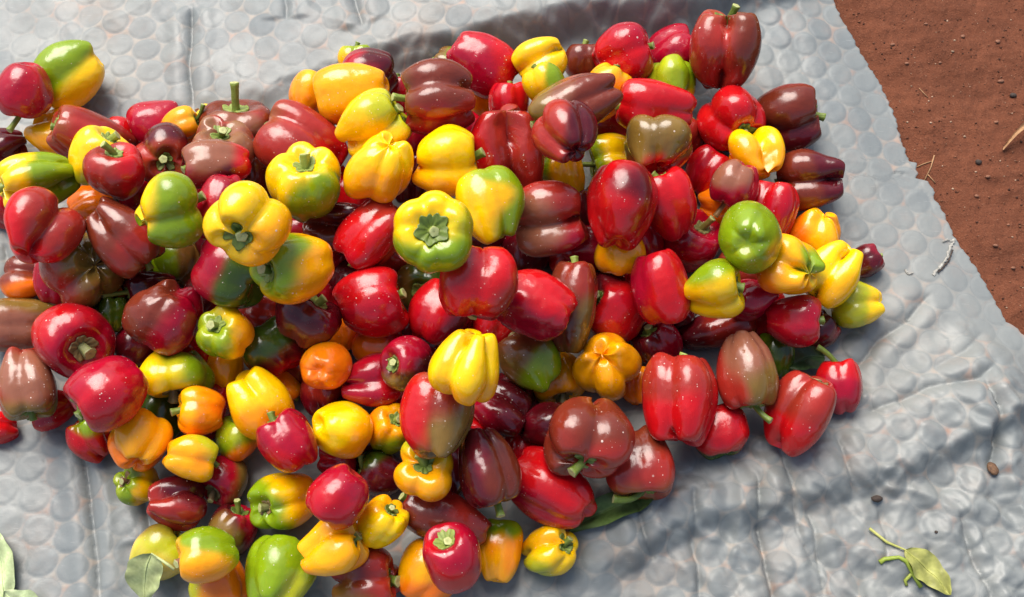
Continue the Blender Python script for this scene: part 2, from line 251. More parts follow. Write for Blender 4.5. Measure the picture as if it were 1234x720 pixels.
    ((-0.1688, 0.1659, 0.1476), (0.3733, -0.5897, 0.0323, -0.7155), 0.043, (499, 0.957, 4, 0.241, 0.187, 0.007, 0.0, 0.0), 'Y', [('L', 0.18, -0.32, 0.93, 0.5)], 0.3, (0.37, -0.25, 0.89), 'yellow bell pepper with crosswise folds and a greenish shoulder'),
    ((-0.1519, 0.0967, 0.1745), (0.2821, 0.6093, -0.7388, 0.0583), 0.0373, (506, 1.087, 4, 0.325, 0.222, 0.011, 203.0, 0.0), 'Y', [('A', 0.54, -0.34, 0.77, 0.2)], 0.16, (0.44, 0.05, 0.89), 'knobbly bright yellow bell pepper with bulging lobes'),
    ((-0.2434, 0.0835, 0.1519), (0.7525, -0.1813, -0.1191, -0.6218), 0.045, (513, 0.914, 5, 0.21, 0.226, 0.003, 10.0, 0.0), 'Y', [('G', 0.71, 0.6, -0.36, 0.25)], 0.3, (-0.43, 0.11, 0.89), 'yellow bell pepper with bright green lobes below its calyx'),
    ((-0.2724, -0.015, 0.2682), (0.7782, 0.404, -0.3045, 0.372), 0.0418, (520, 0.896, 4, 0.21, 0.224, 0.069, 178.0, 0.0), 'Y', [('A', -0.17, -0.97, 0.15, 0.3)], 0.14, (0.21, -0.39, 0.89), 'large golden-yellow bell pepper with a stubby pale calyx'),
    ((-0.3356, 0.0467, 0.1702), (0.4894, 0.6236, -0.5473, 0.2684), 0.0279, (527, 1.471, 4, 0.157, 0.082, 0.05, 16.0, 0.0), 'M', [], 0.41, (-0.43, 0.12, 0.89), 'crimson elongated bell pepper beside a golden one'),
    ((-0.326, 0.1622, 0.0369), (0.6685, -0.4049, -0.3232, -0.5335), 0.026, (534, 1.28, 4, 0.142, 0.218, 0.011, 200.0, 0.0), 'B', [], 0.3, (-0.17, -0.41, 0.89), 'brown bell pepper in a deep gap'),
    ((-0.2679, 0.0778, 0.0407), (0.1642, -0.7533, 0.1356, -0.6222), 0.0331, (541, 0.981, 4, 0.138, 0.112, 0.001, 311.0, 0.0), 'M', [], 0.3, (0.34, 0.29, 0.89), 'crimson bell pepper under a yellow and green one'),
    ((-0.2168, 0.0607, 0.0805), (0.107, -0.6617, 0.1814, -0.7196), 0.0342, (548, 1.257, 3, 0.273, 0.096, 0.2, 264.0, 0.0), 'D', [('B', 0.23, 0.42, -0.88, 0.2)], 0.36, (-0.44, -0.05, 0.89), 'dark chocolate bell pepper with a curled body'),
    ((-0.164, 0.0333, 0.1285), (0.5765, 0.4487, -0.673, 0.1156), 0.0369, (555, 1.226, 3, 0.157, 0.089, 0.028, 37.0, 0.0), 'R', [('RB', -0.09, -0.05, -0.99, 0.3)], 0.26, (0.12, -0.43, 0.89), 'bright red bell pepper with pale sheen along its flank'),
    ((-0.2065, 0.0096, 0.0328), (0.4176, -0.6325, -0.1308, -0.6392), 0.0261, (562, 1.104, 4, 0.129, 0.139, 0.02, 59.0, 0.0), 'D', [], 0.3, (0.4, 0.2, 0.89), 'dark maroon bell pepper deep in a gap'),
    ((-0.3147, -0.0286, 0.1534), (0.6487, -0.1123, -0.7097, -0.2508), 0.0425, (569, 0.89, 4, 0.136, 0.1, 0.038, 346.0, 0.0), 'M', [('g', -0.09, -0.0, -1.0, 0.05)], 0.16, (0.39, 0.22, 0.89), 'bell pepper crimson on one half and dark green on the other'),
    ((-0.2406, -0.0381, 0.1934), (0.8837, 0.2372, -0.4035, 0.0071), 0.0402, (576, 0.981, 5, 0.157, 0.093, 0.065, 63.0, 0.0), 'A', [('G', 0.06, 0.83, 0.56, 0.45), ('G', 0.0, 0.0, 1.0, 0.72)], 0.3, (0.36, 0.27, 0.89), 'amber bell pepper with wide green calyx and green shoulder'),
    ((-0.238, -0.0681, 0.1131), (0.5225, -0.4885, -0.1386, -0.6849), 0.0383, (583, 0.749, 4, 0.178, 0.2, 0.008, 171.0, 0.7), 'D', [('B', 0.27, 0.5, -0.82, 0.3)], 0.3, (-0.08, 0.44, 0.89), 'dark maroon squat bell pepper with scarred skin'),
    ((-0.3259, -0.0929, 0.129), (0.9204, -0.0169, -0.1274, -0.3693), 0.0316, (590, 0.92, 5, 0.199, 0.085, 0.081, 86.0, 0.0), 'Y', [('G', -0.21, -0.77, 0.6, 0.2), ('A', 0.56, 0.71, -0.44, 0.4)], 0.3, (0.19, -0.4, 0.89), 'yellow-green bell pepper with dark green calyx turned up'),
    ((-0.2797, -0.0928, 0.0779), (0.7006, -0.2418, -0.5827, -0.3332), 0.038, (597, 0.848, 4, 0.136, 0.168, 0.041, 283.0, 0.0), 'D', [('g', 0.64, 0.15, 0.75, 0.3), ('R', -0.17, -0.17, -0.97, 0.6)], 0.16, (-0.28, -0.35, 0.89), 'maroon bell pepper with dark green crown'),
    ((-0.2138, -0.1256, 0.1107), (0.1258, -0.69, -0.6842, -0.2001), 0.0288, (604, 0.947, 4, 0.084, 0.197, 0.017, 283.0, 0.0), 'O', [], 0.16, (0.45, -0.02, 0.89), 'small orange bell pepper with dimpled blossom end up'),
    ((-0.1662, -0.0467, 0.1059), (0.2103, -0.6917, 0.0602, -0.6883), 0.0398, (611, 1.031, 4, 0.117, 0.158, 0.048, 250.0, 0.0), 'R', [], 0.3, (0.4, -0.2, 0.89), 'scarlet bell pepper with dark calyx at its side'),
    ((-0.1603, -0.0718, 0.0436), (0.3868, 0.6396, -0.5755, 0.3319), 0.0317, (618, 0.916, 4, 0.168, 0.242, 0.035, 102.0, 0.0), 'R', [('O', 0.49, 0.32, 0.81, 0.3)], 0.16, (-0.09, 0.44, 0.89), 'orange-red bell pepper under a scarlet one'),
    ((-0.2061, -0.0541, 0.0327), (0.6189, -0.4386, -0.3767, -0.5316), 0.0236, (625, 1.07, 3, 0.15, 0.198, 0.095, 219.0, 0.0), 'O', [], 0.3, (0.06, -0.44, 0.89), 'orange bell pepper deep in the heap'),
    ((-0.3475, -0.1059, 0.0313), (0.6029, -0.5104, -0.4169, -0.4497), 0.0222, (632, 1.121, 5, 0.157, 0.211, 0.066, 336.0, 0.0), 'A', [], 0.16, (0.43, -0.11, 0.89), 'amber ridged bell pepper squeezed between green and orange ones'),
    ((-0.2928, -0.1599, 0.0865), (0.2245, 0.786, -0.3855, 0.4281), 0.0371, (639, 1.007, 3, 0.136, 0.111, 0.055, 236.0, 0.0), 'A', [('Y', 0.33, -0.37, -0.87, 0.2)], 0.16, (0.42, 0.16, 0.89), 'golden bell pepper tapering to a bent tip'),
    ((-0.2822, -0.1256, 0.0365), (0.1597, 0.7594, -0.2973, 0.5563), 0.0231, (646, 1.248, 4, 0.128, 0.123, 0.048, 188.0, 0.0), 'O', [], 0.3, (-0.01, -0.45, 0.89), 'orange bell pepper behind a golden one'),
    ((-0.2223, -0.1386, 0.0399), (0.5331, -0.5422, -0.4886, -0.428), 0.0313, (653, 0.916, 4, 0.191, 0.148, 0.036, 142.0, 0.0), 'D', [('RB', 0.87, 0.0, 0.5, 0.4)], 0.16, (-0.18, 0.41, 0.89), 'maroon bell pepper below a small orange one'),
    ((-0.2488, -0.2136, 0.1116), (0.7461, -0.2581, -0.4911, -0.3682), 0.0329, (660, 1.01, 4, 0.136, 0.087, 0.061, 0.0, 0.0), 'M', [('R', 0.07, -0.57, -0.82, 0.4)], 0.34, (-0.39, 0.22, 0.89), 'glossy crimson bell pepper with ridged side and short green stem'),
    ((-0.1943, -0.1943, 0.0949), (0.0603, -0.8903, 0.1257, -0.4336), 0.0335, (667, 0.894, 3, 0.073, 0.243, 0.051, 51.0, 0.0), 'Y', [('A', 0.44, 0.34, 0.83, 0.2)], 0.16, (-0.44, -0.09, 0.89), 'round sunny yellow bell pepper with a blossom dimple'),
    ((-0.1642, -0.1317, 0.0776), (0.1441, -0.7802, 0.0565, -0.606), 0.0325, (674, 1.134, 4, 0.241, 0.204, 0.043, 0.0, 0.0), 'M', [('R', 0.14, 0.09, 0.99, 0.4)], 0.16, (0.28, 0.35, 0.89), 'cerise bell pepper split by one deep crosswise fold'),
    ((-0.117, -0.1229, 0.1146), (0.9166, 0.1619, -0.365, -0.0172), 0.0307, (681, 0.949, 4, 0.062, 0.128, 0.014, 204.0, 0.0), 'D', [('M', 0.2, 0.94, 0.29, 0.2), ('V', -0.06, -1.0, 0.06, 0.5)], 0.15, (0.34, 0.29, 0.89), 'small maroon bell pepper with flat lime calyx facing out'),
    ((-0.1429, -0.1885, 0.0683), (0.5319, -0.2404, -0.0297, -0.8114), 0.0272, (688, 1.09, 5, 0.157, 0.125, 0.05, 164.0, 0.0), 'A', [('G', 0.65, 0.62, -0.45, 0.4)], 0.21, (0.07, 0.44, 0.89), 'amber bell pepper with broad daisy-like green calyx'),
    ((-0.2049, -0.214, 0.0348), (0.0843, -0.7553, 0.0721, -0.6459), 0.0277, (695, 0.872, 3, 0.18, 0.228, 0.079, 243.0, 0.0), 'M', [], 0.3, (-0.07, 0.44, 0.89), 'crimson bell pepper under a round yellow one'),
    ((-0.1518, -0.2346, 0.039), (0.7981, -0.0367, -0.5717, -0.1865), 0.0294, (702, 0.981, 4, 0.119, 0.116, 0.02, 4.0, 0.0), 'D', [('g', 0.04, 0.63, 0.77, 0.5)], 0.53, (0.28, 0.88, 0.38), 'chocolate-maroon bell pepper with a knobbly green stem'),
    ((-0.2595, -0.2675, 0.0547), (0.9116, 0.1763, -0.3529, 0.1156), 0.0358, (709, 1.008, 4, 0.178, 0.093, 0.07, 252.0, 0.0), 'Y', [('G', -0.59, -0.26, 0.76, 0.2), ('A', 0.58, -0.34, -0.74, 0.4)], 0.21, (-0.37, 0.25, 0.89), 'yellow bell pepper with a lime side and twisted calyx'),
    ((-0.182, -0.2812, 0.1514), (0.604, 0.4106, -0.6529, 0.2008), 0.0322, (716, 0.953, 4, 0.062, 0.125, 0.078, 144.0, 0.0), 'R', [('M', -0.14, 0.14, -0.98, 0.2)], 0.16, (-0.36, 0.27, 0.89), 'glossy cherry-scarlet round bell pepper'),
    ((-0.1955, -0.3293, 0.114), (0.2298, -0.6205, -0.0593, -0.7474), 0.0317, (723, 1.068, 3, 0.283, 0.233, 0.05, 197.0, 0.0), 'A', [], 0.22, (-0.13, -0.43, 0.89), 'amber bell pepper of three swollen lobes with crumbled calyx'),
    ((-0.143, -0.3024, 0.1007), (0.4536, -0.4388, -0.138, -0.7633), 0.0266, (730, 0.981, 6, 0.178, 0.245, 0.069, 267.0, 0.0), 'Y', [('A', -0.37, -0.71, 0.6, 0.3)], 0.24, (0.44, -0.06, 0.89), 'small yellow pleated bell pepper'),
    ((-0.1634, -0.3545, 0.0478), (0.0731, -0.6073, 0.024, -0.7907), 0.039, (737, 0.956, 3, 0.22, 0.182, 0.031, 0.0, 0.0), 'RB', [('V', 0.32, 0.89, -0.32, 0.6)], 0.33, (0.37, 0.25, 0.89), 'brick-red bell pepper with a pale straight stem and dark calyx'),
    ((-0.0744, -0.2901, 0.071), (0.735, -0.0746, -0.647, -0.1887), 0.0303, (744, 1.709, 4, 0.115, 0.3, 0.094, 11.0, 0.0), 'B', [('RB', 0.0, 0.99, -0.14, 0.4)], 0.31, (0.42, 0.17, 0.89), 'long smooth chocolate-brown bell pepper'),
    ((-0.089, 0.1991, 0.1591), (0.7098, 0.2191, -0.6491, -0.1636), 0.0441, (751, 0.981, 4, 0.262, 0.02, 0.06, 45.0, 0.0), 'RB', [('B', 0.5, 0.86, -0.03, 0.2), ('M', -0.0, -1.0, 0.05, 0.4)], 0.59, (0.31, 0.13, 0.94), 'boxy red-brown bell pepper with three bands and a stalk at its end'),
    ((-0.0771, 0.3138, 0.0367), (0.7205, 0.0802, -0.6173, -0.3057), 0.0293, (758, 1.099, 4, 0.149, 0.229, 0.052, 154.0, 0.0), 'V', [('G', 0.34, 0.6, -0.72, 0.2)], 0.3, (-0.34, 0.29, 0.89), 'olive green bell pepper behind a boxy red-brown one'),
    ((-0.0385, 0.2886, 0.0933), (0.005, -0.7409, 0.3906, -0.5463), 0.036, (765, 1.257, 4, 0.073, 0.109, 0.051, 154.0, 0.0), 'M', [('R', 0.07, -0.57, 0.82, 0.3)], 0.42, (-0.29, 0.34, 0.89), 'large cerise bell pepper against the tarp fold'),
    ((-0.0388, 0.2752, 0.0324), (0.6245, -0.3507, -0.3417, -0.6085), 0.0233, (772, 1.128, 3, 0.148, 0.223, 0.094, 5.0, 0.0), 'A', [], 0.3, (0.14, 0.42, 0.89), 'amber bell pepper under a cerise one'),
    ((-0.1531, 0.2749, 0.033), (0.6472, -0.3635, -0.3281, -0.5842), 0.0256, (779, 1.07, 4, 0.171, 0.209, 0.074, 325.0, 0.0), 'R', [], 0.3, (-0.42, 0.15, 0.89), 'red bell pepper showing behind a stalk'),
    ((-0.0793, 0.1143, 0.1557), (0.2053, -0.6861, 0.1411, -0.6835), 0.0432, (786, 0.934, 4, 0.22, 0.118, 0.02, 10.0, 0.0), 'A', [('Y', 0.64, -0.76, 0.09, 0.3)], 0.36, (0.31, -0.54, 0.78), 'golden-amber bell pepper banded crosswise with green stem at its side'),
    ((-0.1319, 0.151, 0.0376), (0.6307, -0.3849, -0.351, -0.5751), 0.0293, (793, 1.056, 3, 0.163, 0.19, 0.1, 109.0, 0.0), 'D', [], 0.3, (0.15, -0.42, 0.89), 'dark maroon bell pepper under a knobbly yellow one'),
    ((-0.0808, -0.0359, 0.281), (0.6936, 0.1128, -0.0645, 0.7086), 0.042, (800, 0.835, 6, 0.22, 0.107, 0.026, 207.0, 0.0), 'L', [('Y', 0.74, 0.47, 0.48, 0.25), ('G', -0.98, 0.0, -0.17, 0.05)], 0.1, (-0.26, -0.37, 0.89), 'flower-shaped yellow and green bell pepper with ribbed calyx facing up'),
    ((-0.0218, 0.0429, 0.1758), (0.5935, -0.3344, -0.5526, -0.4802), 0.0407, (807, 1.053, 3, 0.157, 0.231, 0.071, 20.0, 0.0), 'Y', [('G', -0.01, 0.7, -0.72, 0.4), ('G', 0.2, 0.64, 0.74, 0.6)], 0.16, (-0.15, 0.42, 0.89), 'yellow bell pepper with a dark green cheek'),
    ((0.0464, 0.0556, 0.1224), (0.6195, 0.1716, -0.7534, -0.1384), 0.0446, (814, 0.958, 4, 0.262, 0.02, 0.04, 0.0, 0.0), 'M', [('K', 0.84, 0.17, 0.51, 0.35), ('RB', -0.08, 0.82, -0.57, 0.1)], 0.16, (0.31, 0.32, 0.89), 'dusky rose-brown bell pepper with two plump horizontal lobes'),
    ((-0.1144, 0.0016, 0.039), (0.6559, 0.2922, -0.2331, 0.6558), 0.0325, (821, 0.883, 3, 0.136, 0.209, 0.008, 350.0, 0.0), 'g', [('V', -0.0, 1.0, 0.0, 0.3)], 0.3, (-0.37, -0.26, 0.89), 'dark green bell pepper in shade with calyx facing up'),
    ((-0.0352, -0.0666, 0.2252), (0.4528, 0.559, -0.595, 0.3585), 0.0398, (828, 1.027, 4, 0.241, -0.05, 0.061, 0.0, 0.0), 'R', [('B', 0.17, -0.96, 0.21, 0.75)], 0.22, (0.43, 0.11, 0.89), 'red bell pepper with two pale-lit ridges narrowing to its stem'),
    ((-0.0865, -0.05, 0.072), (0.459, -0.5863, -0.2535, -0.6175), 0.0376, (835, 0.981, 4, 0.136, 0.136, 0.012, 347.0, 0.0), 'R', [('D', 0.0, 1.0, -0.0, 0.4)], 0.16, (-0.24, -0.38, 0.89), 'orange-red bell pepper behind a bright yellow one'),
    ((-0.0466, -0.1627, 0.2373), (0.4324, 0.5535, -0.656, 0.2762), 0.0391, (842, 0.936, 4, 0.22, 0.252, 0.091, 25.0, 0.0), 'Y', [('A', 0.2, -0.26, 0.94, 0.5)], 0.09, (-0.02, -0.45, 0.89), 'bright lemon-yellow blocky bell pepper on top of the heap'),
    ((0.0232, -0.1103, 0.0846), (0.6466, -0.2117, -0.6211, -0.3888), 0.0356, (849, 1.093, 4, 0.115, 0.229, 0.093, 184.0, 0.0), 'V', [('G', -0.08, 0.34, -0.94, 0.05), ('B', 0.08, 0.5, 0.86, 0.5)], 0.16, (-0.43, -0.13, 0.89), 'brown bell pepper turning green at its end'),
    ((0.0268, -0.0702, 0.1649), (0.6694, -0.0066, -0.7001, -0.2485), 0.0378, (856, 1.157, 4, 0.115, 0.084, 0.086, 44.0, 1.0), 'M', [('R', 0.33, 0.93, -0.19, 0.2)], 0.16, (-0.34, -0.29, 0.89), 'crumpled shiny crimson bell pepper'),
    ((0.0682, -0.0554, 0.1175), (0.5642, -0.3889, -0.3627, -0.6316), 0.0313, (863, 1.74, 4, 0.136, 0.137, 0.092, 337.0, 0.0), 'B', [('V', 0.05, 0.82, -0.57, 0.4)], 0.31, (-0.34, -0.29, 0.89), 'long flat-sided brown bell pepper standing behind a crumpled crimson one'),
    ((0.0541, -0.1125, 0.0356), (0.4479, 0.4915, -0.4533, 0.5935), 0.0316, (870, 1.014, 5, 0.136, 0.242, 0.046, 19.0, 0.0), 'A', [], 0.44, (-0.35, 0.28, 0.89), 'amber bell pepper with a pointed green stem below it'),
    ((0.1081, -0.1144, 0.0854), (0.01, -0.8304, 0.5221, -0.1946), 0.0406, (877, 0.932, 4, 0.325, 0.181, 0.092, 331.0, 0.0), 'A', [], 0.16, (-0.25, -0.37, 0.89), 'bulbous amber bell pepper showing four uneven lobes'),
    ((-0.0142, -0.1585, 0.0662), (0.103, 0.6746, -0.2667, 0.6806), 0.0336, (884, 1.13, 3, 0.283, 0.129, 0.014, 191.0, 0.0), 'D', [('M', 0.06, 0.77, -0.64, 0.3)], 0.23, (0.44, 0.07, 0.89), 'wine-dark folded bell pepper beside a lemon-yellow one'),
    ((-0.0808, -0.2016, 0.1633), (0.5026, -0.54, -0.4625, -0.4918), 0.0392, (891, 1.144, 4, 0.157, 0.25, 0.06, -10.0, 0.0), 'RB', [('V', 0.02, 0.81, -0.59, 0.15), ('R', -0.02, -1.0, -0.08, 0.45)], 0.16, (-0.42, -0.16, 0.89), 'bell pepper striped red, green and brown'),
    ((-0.096, -0.2489, 0.1202), (0.7684, -0.0673, -0.0502, -0.6344), 0.0352, (898, 0.795, 4, 0.241, 0.23, 0.026, 245.0, 0.0), 'A', [('L', -0.91, 0.17, 0.37, 0.7)], 0.31, (-0.71, -0.24, 0.66), 'amber four-lobed bell pepper with calyx and stem facing out'),
    ((-0.0272, -0.2414, 0.1237), (0.3798, 0.602, -0.4765, 0.516), 0.0361, (905, 1.239, 4, 0.178, 0.182, 0.006, -15.0, 0.0), 'D', [('B', 0.33, -0.91, 0.25, 0.3)], 0.5, (0.31, -0.08, 0.95), 'big dark chocolate bell pepper with a stem at its lower end'),
    ((-0.1238, -0.1419, 0.0296), (0.5893, -0.4463, -0.4066, -0.5369), 0.021, (912, 1.128, 3, 0.15, 0.255, 0.099, 3.0, 0.0), 'R', [], 0.3, (0.24, -0.38, 0.89), 'red bell pepper pinched between darker ones'),
    ((0.0406, -0.1817, 0.0611), (0.0872, -0.6904, 0.09, -0.7125), 0.0294, (919, 1.049, 4, 0.116, 0.129, 0.042, 34.0, 0.0), 'D', [], 0.3, (0.34, 0.29, 0.89), 'dark maroon bell pepper in the shade of a brown one'),
    ((0.0108, -0.2061, 0.0308), (0.5513, -0.4382, -0.4418, -0.5558), 0.0237, (926, 1.066, 4, 0.193, 0.19, 0.019, 313.0, 0.0), 'R', [], 0.3, (0.39, 0.22, 0.89), 'red bell pepper behind a dark chocolate one'),
    ((0.0459, -0.2597, 0.073), (0.634, -0.145, -0.7159, -0.2539), 0.0393, (933, 1.324, 4, 0.147, 0.157, 0.002, 30.0, 0.0), 'R', [('M', 0.2, -0.96, 0.2, 0.5)], 0.16, (-0.2, 0.4, 0.89), 'large glossy scarlet bell pepper lying over a green leaf'),
    ((-0.0161, -0.3228, 0.0373), (0.4761, -0.5358, -0.4807, -0.5052), 0.0278, (940, 1.261, 3, 0.115, 0.195, 0.023, 120.0, 0.0), 'A', [('G', 0.17, -0.0, 0.98, 0.55)], 0.16, (0.02, -0.45, 0.89), 'amber bell pepper with green crown'),
    ((0.0395, -0.3243, 0.0413), (0.1992, -0.4064, -0.0238, -0.8914), 0.0306, (947, 1.044, 4, 0.22, 0.157, 0.066, 321.0, 0.0), 'Y', [('L', 0.49, 0.62, -0.62, 0.5)], 0.37, (-0.14, -0.43, 0.89), 'yellow lobed bell pepper with a thick dark stem'),
    ((-0.0624, -0.3403, 0.105), (0.7939, -0.1612, -0.242, -0.5341), 0.0328, (954, 1.121, 4, 0.062, 0.177, 0.09, 265.0, 0.0), 'M', [('R', 0.69, -0.37, -0.62, 0.4)], 0.11, (0.29, 0.34, 0.89), 'crimson bell pepper with a neat round pale calyx'),
    ((-0.0941, -0.3495, 0.0447), (0.4038, -0.6115, -0.3043, -0.6087), 0.0342, (961, 1.037, 4, 0.178, 0.195, 0.072, 193.0, 0.0), 'A', [('O', 0.0, 0.5, -0.87, 0.2)], 0.3, (0.38, -0.23, 0.89), 'golden-orange bell pepper under a crimson one'),
    ((0.037, 0.2818, 0.1077), (0.5637, 0.3648, -0.7402, -0.0356), 0.0333, (968, 1.014, 3, 0.22, 0.157, 0.047, 0.0, 0.0), 'Y', [('G', -0.03, -0.94, -0.34, 0.65)], 0.16, (-0.27, -0.36, 0.89), 'yellow two-lobed bell pepper against the tarp fold'),
    ((0.0409, 0.2281, 0.1386), (0.6969, -0.1459, -0.4685, -0.523), 0.0258, (975, 1.022, 3, 0.157, 0.121, 0.037, 213.0, 0.0), 'Y', [('G', 0.22, 0.85, -0.48, 0.15)], 0.3, (-0.36, -0.27, 0.89), 'small yellow bell pepper with a green cheek'),
    ((0.0974, 0.3262, 0.0377), (0.6015, -0.3258, -0.3474, -0.6414), 0.0294, (982, 0.863, 3, 0.137, 0.089, 0.081, 261.0, 0.0), 'B', [], 0.3, (-0.27, 0.36, 0.89), 'cocoa-brown bell pepper behind an olive-brown one'),
    ((0.144, 0.3076, 0.0852), (0.3015, -0.5993, 0.0865, -0.7365), 0.0386, (989, 1.01, 3, 0.115, 0.116, 0.013, 127.0, 0.0), 'R', [('M', 0.0, -0.94, 0.34, 0.6)], 0.28, (0.35, 0.28, 0.89), 'bright red bell pepper beside the tarp fold'),
    ((0.1172, 0.2434, 0.0966), (0.4857, -0.4722, -0.1803, -0.7131), 0.0299, (996, 1.199, 4, 0.133, 0.14, 0.097, 121.0, 0.0), 'A', [], 0.3, (-0.08, -0.44, 0.89), 'orange-amber bell pepper behind an olive-brown one'),
    ((0.0752, 0.1825, 0.1677), (0.6376, 0.3237, -0.6987, -0.0239), 0.0374, (1003, 1.471, 4, 0.199, 0.139, 0.028, 0.0, 0.0), 'K', [('B', 0.41, -0.4, -0.82, 0.1), ('V', -0.08, 0.42, 0.9, 0.6)], 0.3, (0.43, 0.11, 0.89), 'long olive-brown bell pepper with a pale ridge'),
    ((0.062, 0.1172, 0.2136), (0.4367, -0.352, -0.7186, -0.4111), 0.0365, (1010, 0.954, 4, 0.22, 0.117, 0.046, 63.0, 0.0), 'D', [('RB', 0.57, -0.81, 0.12, 0.2)], 0.16, (-0.43, 0.13, 0.89), 'maroon bell pepper with a curled cleft in its end'),
    ((-0.0082, 0.1548, 0.1102), (0.285, 0.6522, -0.6341, 0.3023), 0.044, (1017, 1.196, 3, 0.22, 0.1, 0.032, 0.0, 0.0), 'RB', [('R', 0.06, 0.95, 0.3, 0.3)], 0.16, (0.45, 0.0, 0.89), 'tall brick-red bell pepper split by a deep vertical groove'),
    ((-0.0042, 0.2243, 0.0981), (0.6163, -0.3488, -0.3477, -0.6145), 0.0276, (1024, 1.059, 4, 0.144, 0.106, 0.065, 112.0, 0.0), 'R', [], 0.3, (-0.4, 0.2, 0.89), 'scarlet bell pepper under a tall brick-red one'),
    ((0.0357, 0.1729, 0.0326), (0.5982, -0.3602, -0.3692, -0.6132), 0.025, (1031, 1.07, 4, 0.159, 0.181, 0.014, 96.0, 0.0), 'M', [], 0.3, (-0.45, 0.04, 0.89), 'crimson bell pepper deep behind a rose-brown one'),
    ((0.0657, 0.146, 0.0542), (0.6188, -0.3063, -0.4286, -0.5828), 0.0278, (1038, 1.216, 3, 0.22, 0.105, 0.055, 214.0, 0.0), 'A', [('G', 0.0, -0.94, 0.34, 0.6)], 0.3, (0.15, -0.42, 0.89), 'amber bell pepper wedged behind a rose-brown one'),
    ((0.1308, 0.1737, 0.047), (0.7017, 0.2199, -0.6686, -0.1107), 0.0349, (1045, 0.886, 3, 0.22, 0.116, 0.064, 262.0, 0.0), 'Y', [('G', 0.0, 0.14, 0.99, 0.4)], 0.92, (0.18, 0.13, 0.98), 'yellow bell pepper with a long thin green stem'),
    ((0.1796, 0.2044, 0.1234), (0.6771, 0.1413, -0.6798, -0.2438), 0.0345, (1052, 1.41, 4, 0.136, 0.163, 0.069, 273.0, 0.0), 'R', [], 0.3, (0.03, -0.45, 0.89), 'long scarlet bell pepper'),
    ((0.2075, 0.275, 0.0656), (0.5388, -0.3459, -0.4966, -0.586), 0.0365, (1059, 0.889, 4, 0.22, 0.083, 0.082, 58.0, 0.0), 'G', [('A', -0.25, 0.17, -0.95, 0.6)], 0.16, (-0.37, -0.25, 0.89), 'green bell pepper with a smear of amber'),
    ((0.1767, 0.1441, 0.1318), (0.4524, -0.4797, -0.5282, -0.535), 0.0422, (1066, 0.785, 4, 0.178, 0.207, 0.095, 0.0, 0.0), 'V', [('R', -0.5, -0.12, -0.86, 0.35)], 0.16, (0.15, -0.42, 0.89), 'bell pepper olive on its crown and red beneath'),
    ((0.2158, 0.3394, 0.0455), (0.3458, -0.5567, 0.0243, -0.7549), 0.0329, (1073, 1.016, 3, 0.161, 0.082, 0.001, 80.0, 0.6), 'M', [], 0.3, (-0.43, 0.13, 0.89), 'cerise bell pepper next to a tall upright one'),
    ((0.275, 0.3064, 0.0949), (0.5751, -0.2722, -0.2996, -0.711), 0.0462, (1080, 1.148, 4, 0.273, 0.221, 0.024, 0.0, 0.0), 'RB', [('B', -0.06, 0.91, 0.4, 0.2), ('V', -0.17, 0.98, -0.04, 0.85)], 0.51, (0.22, 0.41, 0.88), 'tall brown-red bell pepper with a cut green stem'),
    ((0.2794, 0.2245, 0.0663), (0.2944, 0.3762, -0.4289, 0.7667), 0.0417, (1087, 0.954, 4, 0.178, 0.085, 0.099, 293.0, 0.0), 'R', [], 0.23, (0.44, 0.06, 0.89), 'scarlet bell pepper with dark green calyx facing out'),
    ((0.3574, 0.2346, 0.0455), (0.2076, -0.5523, 0.1458, -0.7941), 0.0423, (1094, 1.06, 3, 0.22, 0.153, 0.049, 0.0, 0.3), 'B', [('D', 0.01, 0.98, -0.17, 0.2)], 0.46, (-0.19, 0.4, 0.89), 'dark brown bell pepper speckled with white grit'),
    ((0.3097, 0.1649, 0.0781), (0.4075, -0.3268, -0.7146, -0.4653), 0.0363, (1101, 0.922, 3, 0.241, 0.189, 0.035, 146.0, 0.0), 'A', [('Y', 0.5, 0.5, 0.71, 0.4)], 0.16, (-0.42, -0.14, 0.89), 'amber bell pepper beneath a small rosy one'),
    ((0.274, 0.1103, 0.1036), (0.4075, 0.4657, -0.7504, 0.2323), 0.0298, (1108, 0.946, 4, 0.178, 0.12, 0.008, 0.0, 0.0), 'M', [('K', 0.58, 0.32, -0.75, 0.6)], 0.82, (0.42, 0.16, 0.89), 'small rosy-red bell pepper with a long brown stem'),
    ((0.3822, 0.1434, 0.0501), (0.5524, 0.1508, -0.8013, -0.173), 0.0401, (1115, 1.09, 3, 0.262, 0.179, 0.077, 0.0, 0.0), 'B', [('D', -0.08, 0.29, -0.95, 0.3)], 0.16, (0.01, -0.45, 0.89), 'dark rust-brown bell pepper with two rounded ends'),
    ((0.3213, 0.0847, 0.0725), (0.4778, -0.4063, -0.3807, -0.6795), 0.0314, (1122, 1.252, 3, 0.176, 0.35, 0.027, 330.0, 0.0), 'R', [], 0.16, (0.45, 0.0, 0.89), 'scarlet tapering bell pepper'),
    ((0.2517, 0.1619, 0.0375), (0.4451, -0.4641, -0.2137, -0.7354), 0.0282, (1129, 1.138, 3, 0.152, 0.174, 0.068, 349.0, 0.0), 'R', [], 0.3, (0.14, -0.42, 0.89), 'red bell pepper behind a small rosy one'),
    ((0.2656, 0.1117, 0.0427), (0.1429, -0.6219, 0.1724, -0.7504), 0.0289, (1136, 0.981, 4, 0.181, 0.166, 0.077, 290.0, 0.0), 'O', [], 0.3, (-0.41, -0.18, 0.89), 'orange bell pepper under a small rosy one'),
